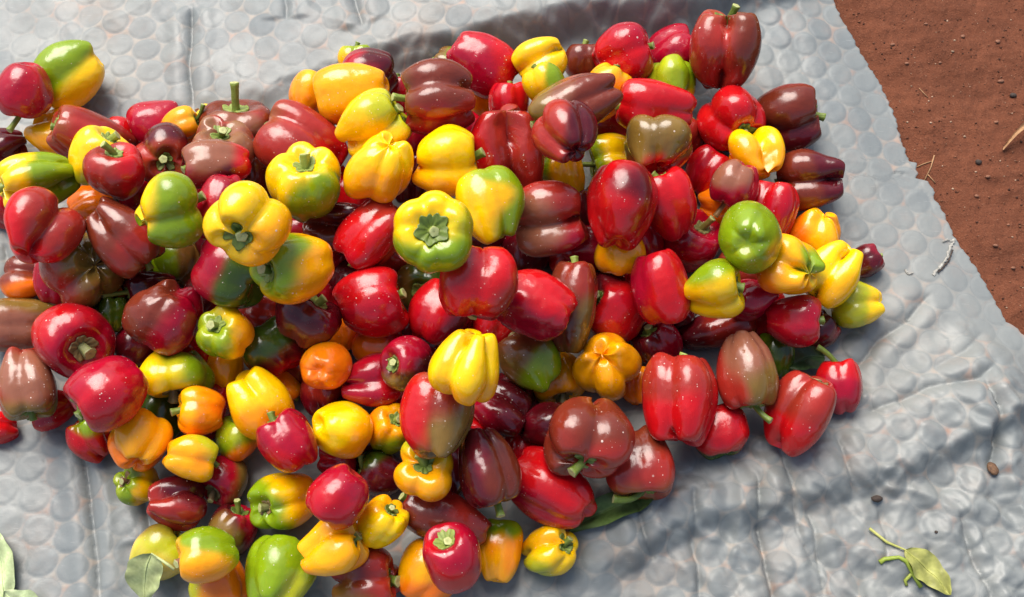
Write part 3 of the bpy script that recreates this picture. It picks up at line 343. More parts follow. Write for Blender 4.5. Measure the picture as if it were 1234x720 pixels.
    ((0.1883, 0.0757, 0.1168), (0.6412, -0.2064, -0.4624, -0.5766), 0.0324, (1143, 1.297, 3, 0.094, 0.129, 0.067, 50.0, 0.0), 'R', [('M', -0.05, -0.94, 0.34, 0.4)], 0.25, (-0.0, -0.45, 0.89), 'cherry-red bell pepper with dark calyx at its top'),
    ((0.1257, 0.0483, 0.169), (0.5, -0.462, -0.4351, -0.5892), 0.044, (1150, 1.092, 3, 0.136, 0.146, 0.042, 62.0, 0.0), 'R', [('D', 0.7, 0.15, 0.69, 0.82)], 0.16, (0.39, -0.22, 0.89), 'large glossy red bell pepper with a dark bruise'),
    ((0.1282, 0.0175, 0.1085), (0.3133, 0.5948, -0.6491, 0.3561), 0.0311, (1157, 0.817, 4, 0.073, 0.11, 0.02, 144.0, 0.0), 'A', [], 0.16, (-0.45, -0.02, 0.89), 'amber bell pepper under a large red one'),
    ((0.2233, 0.0594, 0.0433), (0.456, -0.2343, -0.0586, -0.8566), 0.0373, (1164, 0.923, 4, 0.115, 0.125, 0.051, 271.0, 0.0), 'M', [('R', 0.5, 0.57, -0.65, 0.4)], 0.5, (-0.3, 0.16, 0.94), 'cerise bell pepper with dry twiggy stem'),
    ((0.2668, 0.0035, 0.1781), (0.0989, -0.6752, -0.6508, -0.333), 0.0382, (1171, 0.88, 5, 0.073, 0.174, 0.051, 17.0, 0.0), 'G', [('O', -0.16, 0.98, -0.09, 0.85)], 0.16, (-0.28, -0.35, 0.89), 'smooth round green bell pepper with a star-shaped blossom mark'),
    ((0.3816, 0.0746, 0.0425), (0.2779, 0.4919, -0.7937, 0.2255), 0.033, (1178, 0.916, 4, 0.22, 0.205, 0.026, 0.0, 0.0), 'A', [('O', 0.12, 0.94, 0.32, 0.3)], 0.16, (0.26, -0.36, 0.89), 'orange-amber bell pepper of two round lobes'),
    ((0.3225, -0.0134, 0.1341), (0.4026, -0.0607, -0.8692, -0.2806), 0.0363, (1185, 0.899, 4, 0.262, 0.138, 0.003, 280.0, 0.0), 'A', [('G', -0.11, 0.47, -0.88, 0.65), ('O', 0.38, -0.64, 0.66, 0.4)], 0.16, (-0.28, 0.35, 0.89), 'knobbly orange bell pepper with one green-tipped lobe'),
    ((0.382, -0.0016, 0.0927), (0.4685, 0.3753, -0.7676, 0.2246), 0.0333, (1192, 1.165, 4, 0.241, 0.175, 0.05, 0.0, 0.0), 'Y', [], 0.24, (-0.33, 0.3, 0.89), 'yellow bell pepper with long smooth ridges'),
    ((0.445, 0.0391, 0.027), (0.2626, -0.5278, -0.05, -0.8062), 0.0198, (1199, 1.144, 4, 0.125, 0.211, 0.053, 78.0, 0.6), 'D', [], 0.3, (-0.26, 0.37, 0.89), 'small shrivelled maroon bell pepper on the tarp'),
    ((0.4247, -0.0224, 0.043), (0.5433, 0.1262, -0.8221, -0.1143), 0.0311, (1206, 1.049, 4, 0.199, 0.154, 0.071, 0.0, 0.0), 'L', [('Y', -0.09, -0.09, -0.99, 0.4)], 0.16, (0.22, 0.39, 0.89), 'olive-yellow bell pepper at the edge of the heap'),
    ((0.2276, -0.0469, 0.1485), (0.1664, -0.5486, 0.0913, -0.8142), 0.0346, (1213, 0.897, 3, 0.157, 0.243, 0.067, 274.0, 0.0), 'Y', [('G', 0.37, -0.93, -0.1, 0.55)], 0.24, (-0.27, 0.36, 0.89), 'yellow bell pepper with a green streak on its shoulder'),
    ((0.1714, -0.036, 0.1285), (0.271, 0.609, -0.5744, 0.475), 0.0342, (1220, 1.241, 3, 0.115, 0.092, 0.024, 53.0, 0.0), 'R', [('M', -0.02, 0.97, -0.26, 0.3)], 0.16, (-0.41, -0.18, 0.89), 'raspberry-red bell pepper with a broad soft sheen'),
    ((0.2871, -0.0339, 0.0883), (0.7103, 0.1976, -0.6755, -0.01), 0.0259, (1227, 1.02, 3, 0.197, 0.186, 0.086, 158.0, 0.0), 'M', [], 0.3, (-0.39, 0.23, 0.89), 'crimson bell pepper with dark calyx, under an orange one'),
    ((0.3348, -0.057, 0.074), (0.0954, -0.6082, 0.1492, -0.7738), 0.0333, (1234, 0.981, 4, 0.094, 0.259, 0.049, 264.0, 0.0), 'M', [], 0.24, (-0.37, -0.25, 0.89), 'cerise round bell pepper with calyx turned sideways'),
    ((0.3735, -0.0569, 0.0315), (0.2993, -0.5265, -0.1435, -0.7827), 0.0236, (1241, 1.115, 4, 0.135, 0.252, 0.059, 242.0, 0.0), 'D', [], 0.3, (-0.19, 0.41, 0.89), 'dark maroon bell pepper in shade under a cerise one'),
    ((0.2533, -0.0543, 0.0352), (0.1889, -0.6448, 0.0195, -0.7404), 0.0257, (1248, 1.88, 4, 0.136, 0.155, 0.037, 62.0, 0.0), 'RB', [('D', -0.09, 0.09, -0.99, 0.4)], 0.16, (-0.18, 0.41, 0.89), 'slim brown-red bell pepper lying crosswise'),
    ((0.1249, -0.0401, 0.0681), (0.8409, 0.0413, -0.4365, -0.3174), 0.0378, (1255, 1.063, 4, 0.115, 0.234, 0.069, 82.0, 0.0), 'R', [('D', -0.5, 0.5, 0.71, 0.6)], 0.24, (0.44, 0.08, 0.89), 'glossy deep-red bell pepper with upright dark stem'),
    ((0.1086, 0.0031, 0.0353), (0.6924, -0.1721, -0.2949, -0.6356), 0.025, (1262, 1.194, 4, 0.176, 0.214, 0.088, 202.0, 0.0), 'D', [], 0.5, (-0.28, 0.35, 0.89), 'dark maroon bell pepper with ruffled green calyx'),
    ((0.179, -0.0778, 0.0361), (0.7274, -0.1251, -0.4358, -0.5151), 0.0297, (1269, 0.981, 4, 0.196, 0.195, 0.058, 20.0, 0.0), 'D', [('M', 0.51, 0.81, -0.28, 0.2)], 0.27, (0.37, 0.25, 0.89), 'deep maroon bell pepper behind a big red one'),
    ((0.2709, -0.1232, 0.0899), (0.3783, 0.4955, -0.5661, 0.5394), 0.0373, (1276, 1.193, 4, 0.147, 0.256, 0.019, 40.0, 0.0), 'V', [('RB', 0.17, 0.98, 0.06, 0.3), ('K', 0.74, -0.11, -0.66, 0.5)], 0.77, (0.26, -0.74, 0.62), 'olive-brown bell pepper with a curled green stem'),
    ((0.1904, -0.1626, 0.1054), (0.4806, -0.4459, -0.4823, -0.581), 0.0454, (1283, 1.13, 4, 0.22, 0.05, 0.038, -12.0, 0.0), 'R', [('RB', 0.47, -0.03, 0.88, 0.2)], 0.16, (-0.11, 0.43, 0.89), 'very large bright red bell pepper with four upright ridges'),
    ((0.1484, -0.1246, 0.0308), (0.5341, -0.3991, -0.4461, -0.597), 0.0211, (1290, 1.128, 3, 0.175, 0.255, 0.071, 13.0, 0.0), 'O', [], 0.3, (0.12, 0.43, 0.89), 'orange bell pepper behind a very large red one'),
    ((0.0858, -0.2079, 0.1268), (0.5895, 0.3925, -0.478, 0.5196), 0.0469, (1297, 0.961, 4, 0.273, 0.223, 0.036, 0.0, 0.0), 'B', [('RB', -0.37, -0.62, 0.7, 0.4)], 0.39, (0.0, 0.69, 0.73), 'large chestnut-brown bell pepper with leafy green calyx'),
    ((0.1449, -0.2277, 0.0697), (0.4539, 0.4757, -0.5051, 0.5591), 0.0378, (1304, 1.058, 4, 0.157, 0.236, 0.025, 90.0, 0.0), 'RB', [('B', 0.24, -0.1, -0.96, 0.4)], 1.0, (0.43, 0.84, -0.32), 'russet bell pepper with a bent stem cut pale at its tip'),
    ((0.2437, -0.1864, 0.0521), (0.4879, -0.395, -0.5692, -0.531), 0.0316, (1311, 0.949, 4, 0.136, 0.091, 0.0, 185.0, 0.0), 'R', [('g', -0.34, -0.25, -0.91, 0.72)], 0.16, (-0.17, 0.41, 0.89), 'red bell pepper with a green tip touching the tarp'),
    ((0.3305, -0.169, 0.0693), (0.4075, -0.4142, -0.2805, -0.764), 0.0395, (1318, 1.232, 3, 0.178, 0.157, 0.035, -25.0, 0.0), 'RB', [('R', 0.17, 0.14, -0.98, 0.2)], 0.2, (-0.29, -0.34, 0.89), 'large rust-red bell pepper with a glossy ridge'),
    ((0.3915, -0.1298, 0.0449), (0.5144, -0.3108, -0.4954, -0.6272), 0.0281, (1325, 1.163, 4, 0.157, 0.258, 0.093, 0.0, 0.0), 'M', [('R', -0.07, 0.1, 0.99, 0.3)], 1.13, (0.3, -0.76, 0.57), 'small cerise bell pepper with a long curved stem'),
    ((0.3214, -0.0853, 0.0298), (0.5013, -0.3638, -0.4611, -0.6354), 0.0224, (1332, 1.261, 4, 0.141, 0.144, 0.051, 37.0, 0.0), 'g', [], 0.3, (0.43, -0.13, 0.89), 'dark green bell pepper behind an olive-brown one'),
    ((0.0906, 0.038, 0.0716), (0.1396, -0.6686, 0.1493, -0.715), 0.0267, (1339, 1.059, 4, 0.142, 0.09, 0.065, 71.0, 0.0), 'M', [], 0.3, (-0.41, -0.18, 0.89), 'crimson bell pepper in a gap under a large red one'),
    ((-0.5363, 0.1105, 0.0428), (0.2534, -0.7837, 0.0781, -0.5617), 0.0278, (1346, 1.02, 3, 0.157, 0.128, 0.081, 74.0, 0.0), 'O', [], 0.3, (0.01, 0.45, 0.89), 'orange bell pepper showing between a green-ended one and a dusty-red one'),
    ((-0.3076, -0.034, 0.0431), (0.0693, -0.7709, 0.163, -0.6118), 0.0333, (7100, 0.972, 4, 0.19, 0.184, 0.07, 269.0, 0.0), 'RB', [], 0.3, (-0.26, 0.36, 0.89), 'brick-red bell pepper buried deep in the gap between maroon and crimson ones'),
    ((0.0157, 0.0429, 0.0368), (0.557, -0.4275, -0.338, -0.6267), 0.0311, (7107, 0.973, 4, 0.16, 0.237, 0.026, 33.0, 0.0), 'D', [], 0.3, (-0.42, 0.16, 0.89), 'dark maroon bell pepper buried deep in the gap between crimson and red ones'),
    ((-0.0262, -0.0598, 0.0491), (0.5222, -0.4696, -0.2794, -0.6548), 0.0287, (7114, 1.175, 4, 0.166, 0.188, 0.004, 101.0, 0.0), 'R', [], 0.3, (-0.28, 0.35, 0.89), 'red bell pepper buried deep in the gap between yellow and red ones'),
    ((0.1578, 0.061, 0.0421), (0.2386, 0.6212, -0.5415, 0.5137), 0.0312, (7121, 1.03, 4, 0.164, 0.156, 0.088, 9.0, 0.0), 'M', [], 0.16, (-0.45, 0.02, 0.89), 'crimson bell pepper buried deep in the gap between amber and red ones'),
    ((0.1317, 0.2357, 0.035), (0.7204, 0.0661, -0.6086, -0.3258), 0.0278, (7128, 1.369, 4, 0.148, 0.246, 0.014, 349.0, 0.0), 'M', [], 0.3, (0.18, 0.41, 0.89), 'crimson bell pepper buried deep in the gap between amber and yellow ones'),
    ((-0.1597, 0.0488, 0.0422), (0.0404, 0.7101, -0.2806, 0.6445), 0.0333, (7142, 1.062, 4, 0.175, 0.247, 0.037, 350.0, 0.0), 'RB', [], 0.3, (0.32, 0.31, 0.89), 'brick-red bell pepper buried deep in the gap between red and lime ones'),
    ((0.2215, 0.2144, 0.0352), (0.437, -0.4955, -0.1956, -0.7248), 0.0318, (7149, 0.986, 3, 0.177, 0.141, 0.084, 295.0, 0.0), 'RB', [], 0.16, (-0.29, 0.34, 0.89), 'brick-red bell pepper buried deep in the gap between olive and red ones'),
    ((0.0705, 0.056, 0.0367), (0.5659, 0.2982, -0.7687, 0.0057), 0.0281, (7163, 1.082, 4, 0.196, 0.245, 0.094, 174.0, 0.0), 'R', [], 0.16, (-0.01, -0.45, 0.89), 'red bell pepper buried deep in the gap between crimson and amber ones'),
    ((-0.205, 0.1179, 0.0469), (0.5821, -0.4761, -0.449, -0.4826), 0.0295, (7170, 1.026, 4, 0.161, 0.244, 0.08, 145.0, 0.0), 'R', [], 0.16, (0.23, 0.38, 0.89), 'red bell pepper buried deep in the gap between maroon and red ones'),
    ((-0.1232, 0.2123, 0.0405), (0.5465, -0.5112, -0.2539, -0.6128), 0.0303, (7177, 1.163, 3, 0.151, 0.126, 0.026, 264.0, 0.0), 'M', [], 0.16, (-0.29, 0.34, 0.89), 'crimson bell pepper buried deep in the gap between amber and brick-red ones'),
    ((0.108, 0.0936, 0.0633), (0.1763, 0.6865, -0.5121, 0.4852), 0.0336, (7184, 0.959, 3, 0.135, 0.183, 0.018, 42.0, 0.0), 'D', [], 0.16, (-0.38, -0.24, 0.89), 'dark maroon bell pepper buried deep in the gap between red and crimson ones'),
    ((-0.391, -0.0745, 0.0379), (0.8015, -0.1656, -0.476, -0.3218), 0.0282, (7191, 1.233, 4, 0.175, 0.169, 0.037, 206.0, 0.0), 'R', [], 0.3, (0.25, 0.37, 0.89), 'red bell pepper buried deep in the gap between lime and yellow ones'),
    ((0.3127, -0.0295, 0.0319), (0.2647, -0.5807, -0.0772, -0.766), 0.0328, (7198, 1.009, 4, 0.16, 0.137, 0.084, 271.0, 0.0), 'R', [], 0.16, (-0.21, 0.39, 0.89), 'red bell pepper buried deep in the gap between crimson and amber ones'),
    ((-0.2593, -0.0932, 0.0324), (0.2725, 0.7554, -0.4804, 0.3525), 0.026, (7205, 1.146, 3, 0.142, 0.126, 0.028, 6.0, 0.0), 'B', [], 0.16, (0.32, 0.31, 0.89), 'brown bell pepper buried deep in the gap between maroon and orange ones'),
    ((-0.234, 0.0327, 0.0314), (0.431, -0.6356, -0.1393, -0.6252), 0.0267, (7212, 1.245, 3, 0.175, 0.129, 0.079, 189.0, 0.0), 'M', [], 0.16, (-0.43, 0.11, 0.89), 'crimson bell pepper buried deep in the gap between amber and maroon ones'),
    ((-0.3635, -0.1565, 0.033), (0.6895, 0.4385, -0.5275, 0.2325), 0.0311, (7226, 1.049, 4, 0.142, 0.239, 0.068, 119.0, 0.0), 'R', [], 0.3, (0.19, -0.41, 0.89), 'red bell pepper buried deep in the gap between orange and green ones'),
    ((0.1989, -0.0205, 0.043), (0.1225, 0.6788, -0.4393, 0.5755), 0.0268, (7233, 1.167, 3, 0.14, 0.097, 0.012, 205.0, 0.0), 'D', [], 0.16, (-0.42, 0.16, 0.89), 'dark maroon bell pepper buried deep in the gap between red and yellow ones'),
    ((-0.0324, 0.077, 0.0473), (0.5534, 0.4016, -0.7243, 0.0882), 0.0301, (7240, 1.068, 3, 0.136, 0.165, 0.077, 65.0, 0.0), 'D', [], 0.16, (-0.4, 0.2, 0.89), 'dark maroon bell pepper buried deep in the gap between yellow and lime ones'),
    ((-0.3808, -0.0208, 0.0486), (0.5148, -0.6481, -0.3427, -0.4444), 0.0264, (7247, 1.101, 4, 0.192, 0.111, 0.067, 142.0, 0.0), 'D', [], 0.16, (0.41, -0.17, 0.89), 'dark maroon bell pepper buried deep in the gap between crimson and yellow ones'),
    ((-0.058, -0.184, 0.0449), (0.5856, 0.0457, -0.7995, -0.1257), 0.0283, (7254, 1.145, 4, 0.194, 0.165, 0.004, 334.0, 0.0), 'R', [], 0.16, (-0.44, 0.05, 0.89), 'red bell pepper buried deep in the gap between brick-red and maroon ones'),
    ((0.2862, 0.0201, 0.0536), (0.3547, 0.519, -0.6214, 0.4677), 0.0307, (7261, 0.966, 3, 0.191, 0.099, 0.03, 118.0, 0.0), 'B', [], 0.3, (-0.44, 0.09, 0.89), 'brown bell pepper buried deep in the gap between green and crimson ones'),
    ((-0.2514, -0.0248, 0.0318), (0.3352, -0.7556, -0.1047, -0.553), 0.0333, (7268, 1.067, 3, 0.137, 0.137, 0.089, 26.0, 0.0), 'R', [], 0.16, (0.21, 0.4, 0.89), 'red bell pepper buried deep in the gap between maroon and amber ones'),
    ((0.002, -0.136, 0.027), (0.4988, 0.5034, -0.568, 0.4184), 0.0304, (7282, 1.059, 3, 0.186, 0.192, 0.042, 172.0, 0.0), 'D', [], 0.3, (0.22, -0.39, 0.89), 'dark maroon bell pepper buried deep in the gap between maroon and olive ones'),
    ((-0.4024, 0.1279, 0.036), (0.7358, 0.0112, -0.6311, -0.2452), 0.0313, (7289, 1.116, 4, 0.169, 0.1, 0.001, 103.0, 0.0), 'R', [], 0.16, (-0.15, 0.42, 0.89), 'red bell pepper buried deep in the gap between crimson and green ones'),
    ((-0.1113, -0.0632, 0.0322), (0.3393, -0.6599, -0.1003, -0.6628), 0.0314, (7296, 0.91, 3, 0.196, 0.159, 0.063, 341.0, 0.0), 'D', [], 0.16, (0.3, 0.33, 0.89), 'dark maroon bell pepper buried deep in the gap between red and maroon ones'),
    ((0.1529, 0.0034, 0.0372), (0.4169, 0.523, -0.6132, 0.4203), 0.0264, (7317, 1.131, 4, 0.143, 0.088, 0.013, 20.0, 0.0), 'R', [], 0.3, (-0.41, -0.17, 0.89), 'red bell pepper buried deep in the gap between red and amber ones'),
    ((-0.0751, -0.234, 0.0456), (0.5593, -0.4587, -0.4872, -0.4894), 0.0263, (7331, 1.194, 3, 0.153, 0.157, 0.014, 217.0, 0.0), 'D', [], 0.16, (-0.43, -0.12, 0.89), 'dark maroon bell pepper buried deep in the gap between amber and maroon ones'),
    ((-0.0592, 0.1993, 0.0512), (0.1582, 0.7398, -0.5591, 0.3392), 0.0348, (7338, 1.075, 3, 0.144, 0.179, 0.049, 359.0, 0.0), 'M', [], 0.16, (-0.45, 0.03, 0.89), 'crimson bell pepper buried deep in the gap between amber and brick-red ones'),
    ((-0.4816, 0.036, 0.0424), (0.7627, 0.1129, -0.6184, -0.1523), 0.0317, (7345, 1.021, 3, 0.169, 0.141, 0.041, 278.0, 0.0), 'D', [], 0.16, (-0.33, 0.3, 0.89), 'dark maroon bell pepper buried deep in the gap between brick-red and olive ones'),
    ((-0.3759, 0.0691, 0.042), (0.644, -0.457, -0.433, -0.4346), 0.027, (7359, 1.11, 3, 0.177, 0.092, 0.055, 130.0, 0.0), 'D', [], 0.16, (0.23, -0.38, 0.89), 'dark maroon bell pepper buried deep in the gap between crimson and yellow ones'),
    ((-0.1636, -0.1829, 0.0274), (0.7088, 0.3233, -0.6008, 0.179), 0.0283, (7366, 1.133, 4, 0.145, 0.178, 0.03, 311.0, 0.0), 'D', [], 0.3, (-0.26, -0.36, 0.89), 'dark maroon bell pepper buried deep in the gap between amber and yellow ones'),
]
FOLD = [
    (-0.4327, 0.2216),
    (-0.3572, 0.2534),
    (-0.2915, 0.2819),
    (-0.2189, 0.3029),
    (-0.1568, 0.3187),
    (-0.0654, 0.3293),
    (0.0035, 0.34),
    (0.0844, 0.3616),
    (0.1656, 0.3697),
    (0.2475, 0.3833),
    (0.3079, 0.4164),
    (0.3679, 0.4331),
    (0.4568, 0.4514),
    (0.502, 0.4755),
]
STEP = [
    (0.0783, -0.3847),
    (0.1336, -0.3432),
    (0.1609, -0.331),
    (0.21, -0.3102),
    (0.2839, -0.2901),
    (0.3474, -0.2747),
    (0.4046, -0.2591),
    (0.4436, -0.2522),
    (0.492, -0.2345),
    (0.5731, -0.2004),
    (0.6172, -0.174),
    (0.6821, -0.1252),
]
CREASES = [
    (0.007, 0.004, [(-0.4478, 0.4376), (-0.4462, 0.3894), (-0.4424, 0.3423), (-0.4337, 0.3028), (-0.4307, 0.2626)]),
    (0.005, 0.004, [(-0.3175, 0.4586), (-0.3103, 0.4237), (-0.3107, 0.3976)]),
    (0.006, 0.004, [(-0.2216, 0.4614), (-0.2147, 0.4168), (-0.2036, 0.3786)]),
    (0.008, 0.0045, [(-0.5222, -0.1668), (-0.5102, -0.2095), (-0.4944, -0.2669), (-0.4849, -0.315), (-0.466, -0.3847)]),
    (0.006, 0.004, [(-0.4337, -0.2532), (-0.4289, -0.2766), (-0.422, -0.3102)]),
    (0.006, 0.005, [(-0.6534, 0.0743), (-0.6415, 0.0281), (-0.64, -0.0192)]),
    (0.01, 0.004, [(0.2849, -0.2275), (0.2875, -0.2444), (0.2858, -0.2911), (0.2919, -0.3338), (0.2986, -0.3892)]),
    (0.008, 0.004, [(0.1419, -0.2532), (0.1471, -0.2718), (0.1539, -0.315), (0.1646, -0.3338)]),
    (0.006, 0.004, [(0.2041, -0.2959), (0.2077, -0.3168), (0.2129, -0.3432), (0.2157, -0.3892)]),
    (0.006, 0.0035, [(0.2108, -0.2473), (0.2127, -0.2815), (0.2091, -0.3102)]),
    (0.006, 0.006, [(0.4145, -0.1616), (0.4259, -0.1586), (0.4745, -0.1399), (0.5006, -0.1262), (0.5619, -0.1157), (0.5959, -0.0934)]),
    (0.006, 0.006, [(0.4159, -0.104), (0.4272, -0.0944), (0.4561, -0.0577), (0.4941, -0.0347), (0.5318, 0.0055)]),
    (0.005, 0.006, [(0.5124, -0.1061), (0.5238, -0.0976), (0.557, -0.0805), (0.5924, -0.0501)]),
    (0.009, 0.004, [(0.5702, -0.1146), (0.5729, -0.1304), (0.5791, -0.1616), (0.5765, -0.1974), (0.5649, -0.2275)]),
    (0.007, 0.0045, [(0.5195, -0.2689), (0.5242, -0.2834), (0.536, -0.3338), (0.5466, -0.3636), (0.5499, -0.3847)]),
    (0.005, 0.004, [(0.4283, -0.2571), (0.4299, -0.2766), (0.4341, -0.3054), (0.4343, -0.3432)]),
    (0.007, 0.004, [(0.3423, -0.2669), (0.3472, -0.2863), (0.3519, -0.3272), (0.3585, -0.3755)]),
    (0.006, 0.0045, [(0.382, -0.1852), (0.391, -0.2125), (0.3976, -0.2424), (0.4046, -0.2591)]),
    (0.006, 0.004, [(0.3503, -0.3525), (0.3318, -0.2959), (0.3193, -0.2175), (0.3161, -0.1974)]),
    (0.006, 0.004, [(-0.3555, 0.2729), (-0.3097, 0.2601), (-0.2531, 0.2858), (-0.2121, 0.3198)]),
]
RIM = [
    (0.7518, -0.3512),
    (0.7109, -0.2151),
    (0.6809, -0.1326),
    (0.6606, -0.0791),
    (0.648, -0.0561),
    (0.6401, -0.0473),
    (0.6313, -0.0374),
    (0.6226, -0.0329),
    (0.617, -0.015),
    (0.6111, 0.0007),
    (0.6037, 0.0212),
    (0.5952, 0.0419),
    (0.5853, 0.0616),
    (0.576, 0.0792),
    (0.569, 0.1053),
    (0.5609, 0.1329),
    (0.5541, 0.1389),
    (0.5585, 0.1474),
    (0.5501, 0.1658),
    (0.5352, 0.1695),
    (0.5396, 0.1781),
    (0.5394, 0.193),
    (0.5296, 0.1943),
    (0.5264, 0.213),
    (0.5218, 0.2384),
    (0.5202, 0.2614),
    (0.5133, 0.2873),
    (0.5046, 0.3188),
    (0.4945, 0.3401),
    (0.4838, 0.367),
    (0.476, 0.3902),
    (0.4623, 0.4247),
    (0.4558, 0.4527),
    (0.448, 0.5389),
]

# ---------------------------------------------------------------- helpers
def lin(*c):
    c = np.array(c, float) / 255
    return np.where(c <= .04045, c / 12.92, ((c + .055) / 1.055) ** 2.4)

def mesh(name, verts, faces, mat=None, smoothed=True, attrs=None):
    me = bpy.data.meshes.new(name)
    verts = np.asarray(verts, np.float32).reshape(-1, 3)
    if isinstance(faces, np.ndarray):
        n, k = faces.shape
        me.vertices.add(len(verts)); me.vertices.foreach_set('co', verts.ravel())
        me.loops.add(n * k); me.loops.foreach_set('vertex_index', faces.ravel().astype(np.int32))
        me.polygons.add(n); me.polygons.foreach_set('loop_start', np.arange(0, n * k, k, dtype=np.int32))
        me.update(calc_edges=True)
    else:
        me.from_pydata(verts.tolist(), [], faces); me.update()
    if smoothed: me.polygons.foreach_set('use_smooth', np.ones(len(me.polygons), bool))
    for k, a in (attrs or {}).items():
        a = np.asarray(a, np.float32)
        if a.ndim == 1:
            at = me.attributes.new(k, 'FLOAT', 'POINT'); at.data.foreach_set('value', a)
        else:
            at = me.attributes.new(k, 'FLOAT_COLOR', 'POINT')
            at.data.foreach_set('color', np.hstack([a, np.ones((len(a), 1), np.float32)]).astype(np.float32).ravel())
    me.validate()
    if mat: me.materials.append(mat)
    return me

def obj(name, me, parent=None, loc=None):
    o = bpy.data.objects.new(name, me); C.objects.link(o)
    if parent: o.parent = parent
    if loc is not None: o.location = loc
    return o

def tag(o, label=None, cat=None, group=None, kind=None):
    for k, v in (('label', label), ('category', cat), ('group', group), ('kind', kind)):
        if v: o[k] = v
    return o

def empty(name, loc):
    o = bpy.data.objects.new(name, None); C.objects.link(o); o.location = loc; o.empty_display_size = .02
    return o

def quads(rows, cols, closed):
    i = np.arange(rows - 1)[:, None]; j = np.arange(cols if closed else cols - 1)[None, :]
    a = i * cols + j; b = i * cols + (j + 1) % cols
    return np.stack([a + 0 * b, b, b + cols, a + cols], -1).reshape(-1, 4)

class Mat:
    def __init__(self, name, rough=.5):
        self.m = bpy.data.materials.new(name); self.m.use_nodes = True
        self.t = self.m.node_tree; self.b = self.t.nodes['Principled BSDF']; self.b.inputs['Roughness'].default_value = rough
    def n(self, ty, **kw):
        nd = self.t.nodes.new('ShaderNode' + ty)
        for k, v in kw.items():
            if k in nd.inputs: nd.inputs[k].default_value = v
            else: setattr(nd, k, v)
        return nd
    def l(self, a, b): self.t.links.new(a, b)
    def noise(self, scale, detail=3, rough=.55, out=0):
        nd = self.n('TexNoise', Scale=scale, Detail=detail, Roughness=rough)
        self.l(self.co(), nd.inputs['Vector']); return nd.outputs[out]
    def co(self):
        if not hasattr(self, 'tc'): self.tc = self.n('TexCoord')
        return self.tc.outputs['Object']
    def attr(self, name, out='Color'):
        return self.n('Attribute', attribute_name=name).outputs[out]
    def ramp(self, fac, *stops):
        r = self.n('ValToRGB'); e = r.color_ramp.elements
        while len(e) < len(stops): e.new(.5)
        for el, (p, c) in zip(e, stops):
            el.position = p; el.color = (*c, 1) if len(c) == 3 else c
        self.l(fac, r.inputs[0]); return r.outputs[0]
    def rng(self, v, a, b, c, d):
        m = self.n('MapRange'); m.inputs[1].default_value, m.inputs[2].default_value, m.inputs[3].default_value, m.inputs[4].default_value = a, b, c, d
        self.l(v, m.inputs[0]); return m.outputs[0]
    def mix(self, fac, a, b, mode='MIX'):
        m = self.n('Mix', data_type='RGBA', blend_type=mode)
        for s, v in ((m.inputs[0], fac), (m.inputs[6], a), (m.inputs[7], b)):
            if hasattr(v, 'is_output'): self.l(v, s)
            elif isinstance(v, (int, float)): s.default_value = v
            else: s.default_value = (*v, 1)
        return m.outputs[2]
    def math(self, op, a, b=0.):
        m = self.n('Math', operation=op)
        for s, v in ((m.inputs[0], a), (m.inputs[1], b)):
            if hasattr(v, 'is_output'): self.l(v, s)
            else: s.default_value = v
        return m.outputs[0]
    def bump(self, h, strength, dist):
        b = self.n('Bump', Strength=strength, Distance=dist); self.l(h, b.inputs['Height'])
        if hasattr(self, 'lastb'): self.l(self.lastb, b.inputs['Normal'])
        self.lastb = b.outputs[0]; self.l(b.outputs[0], self.b.inputs['Normal'])
    def base(self, c): self.l(c, self.b.inputs['Base Color'])

# ---------------------------------------------------------------- materials
def make_skin():
    m = Mat('pepper_skin')
    col = m.attr('skin')
    v = m.noise(38, 4)
    col = m.mix(m.rng(v, .35, .7, 0, .22), col, m.mix(1., col, (.55, .5, .45), 'MULTIPLY'))
    # fine streaks of ripening, then grains of dust and water-drop glints painted in pale, of several sizes
    w = m.n('TexNoise', Scale=26., Detail=5., Roughness=.7, Distortion=1.2); m.l(m.co(), w.inputs['Vector'])
    col = m.mix(m.rng(w.outputs[0], .52, .72, 0, .20), col, m.mix(1., col, (1.5, 1.25, 1.1), 'MULTIPLY'))
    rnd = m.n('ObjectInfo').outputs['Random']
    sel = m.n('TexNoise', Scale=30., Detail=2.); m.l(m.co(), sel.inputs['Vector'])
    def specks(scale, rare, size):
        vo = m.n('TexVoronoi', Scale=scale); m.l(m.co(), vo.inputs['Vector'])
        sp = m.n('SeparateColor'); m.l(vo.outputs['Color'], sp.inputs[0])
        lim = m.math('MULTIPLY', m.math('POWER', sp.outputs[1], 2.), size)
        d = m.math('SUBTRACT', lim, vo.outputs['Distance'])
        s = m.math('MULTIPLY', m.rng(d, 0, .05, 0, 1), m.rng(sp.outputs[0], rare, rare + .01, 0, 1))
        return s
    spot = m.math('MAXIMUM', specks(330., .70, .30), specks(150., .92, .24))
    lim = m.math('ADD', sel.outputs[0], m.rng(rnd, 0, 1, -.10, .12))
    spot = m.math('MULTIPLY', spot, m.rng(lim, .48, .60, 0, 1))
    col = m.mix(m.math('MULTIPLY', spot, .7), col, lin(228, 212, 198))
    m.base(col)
    film = m.noise(70, 6, .65)
    m.l(m.rng(film, .35, .75, .10, .34), m.b.inputs['Roughness'])
    m.b.inputs['IOR'].default_value = 1.55
    m.b.inputs['Subsurface Weight'].default_value = .14
    m.b.inputs['Subsurface Radius'].default_value = (.6, .25, .1); m.b.inputs['Subsurface Scale'].default_value = .012
    m.bump(m.noise(34, 2), .50, .0045)
    m.bump(m.noise(110, 3), .22, .0016)
    m.bump(m.noise(700, 2), .10, .0004)
    m.bump(spot, .5, .0004)
    return m.m
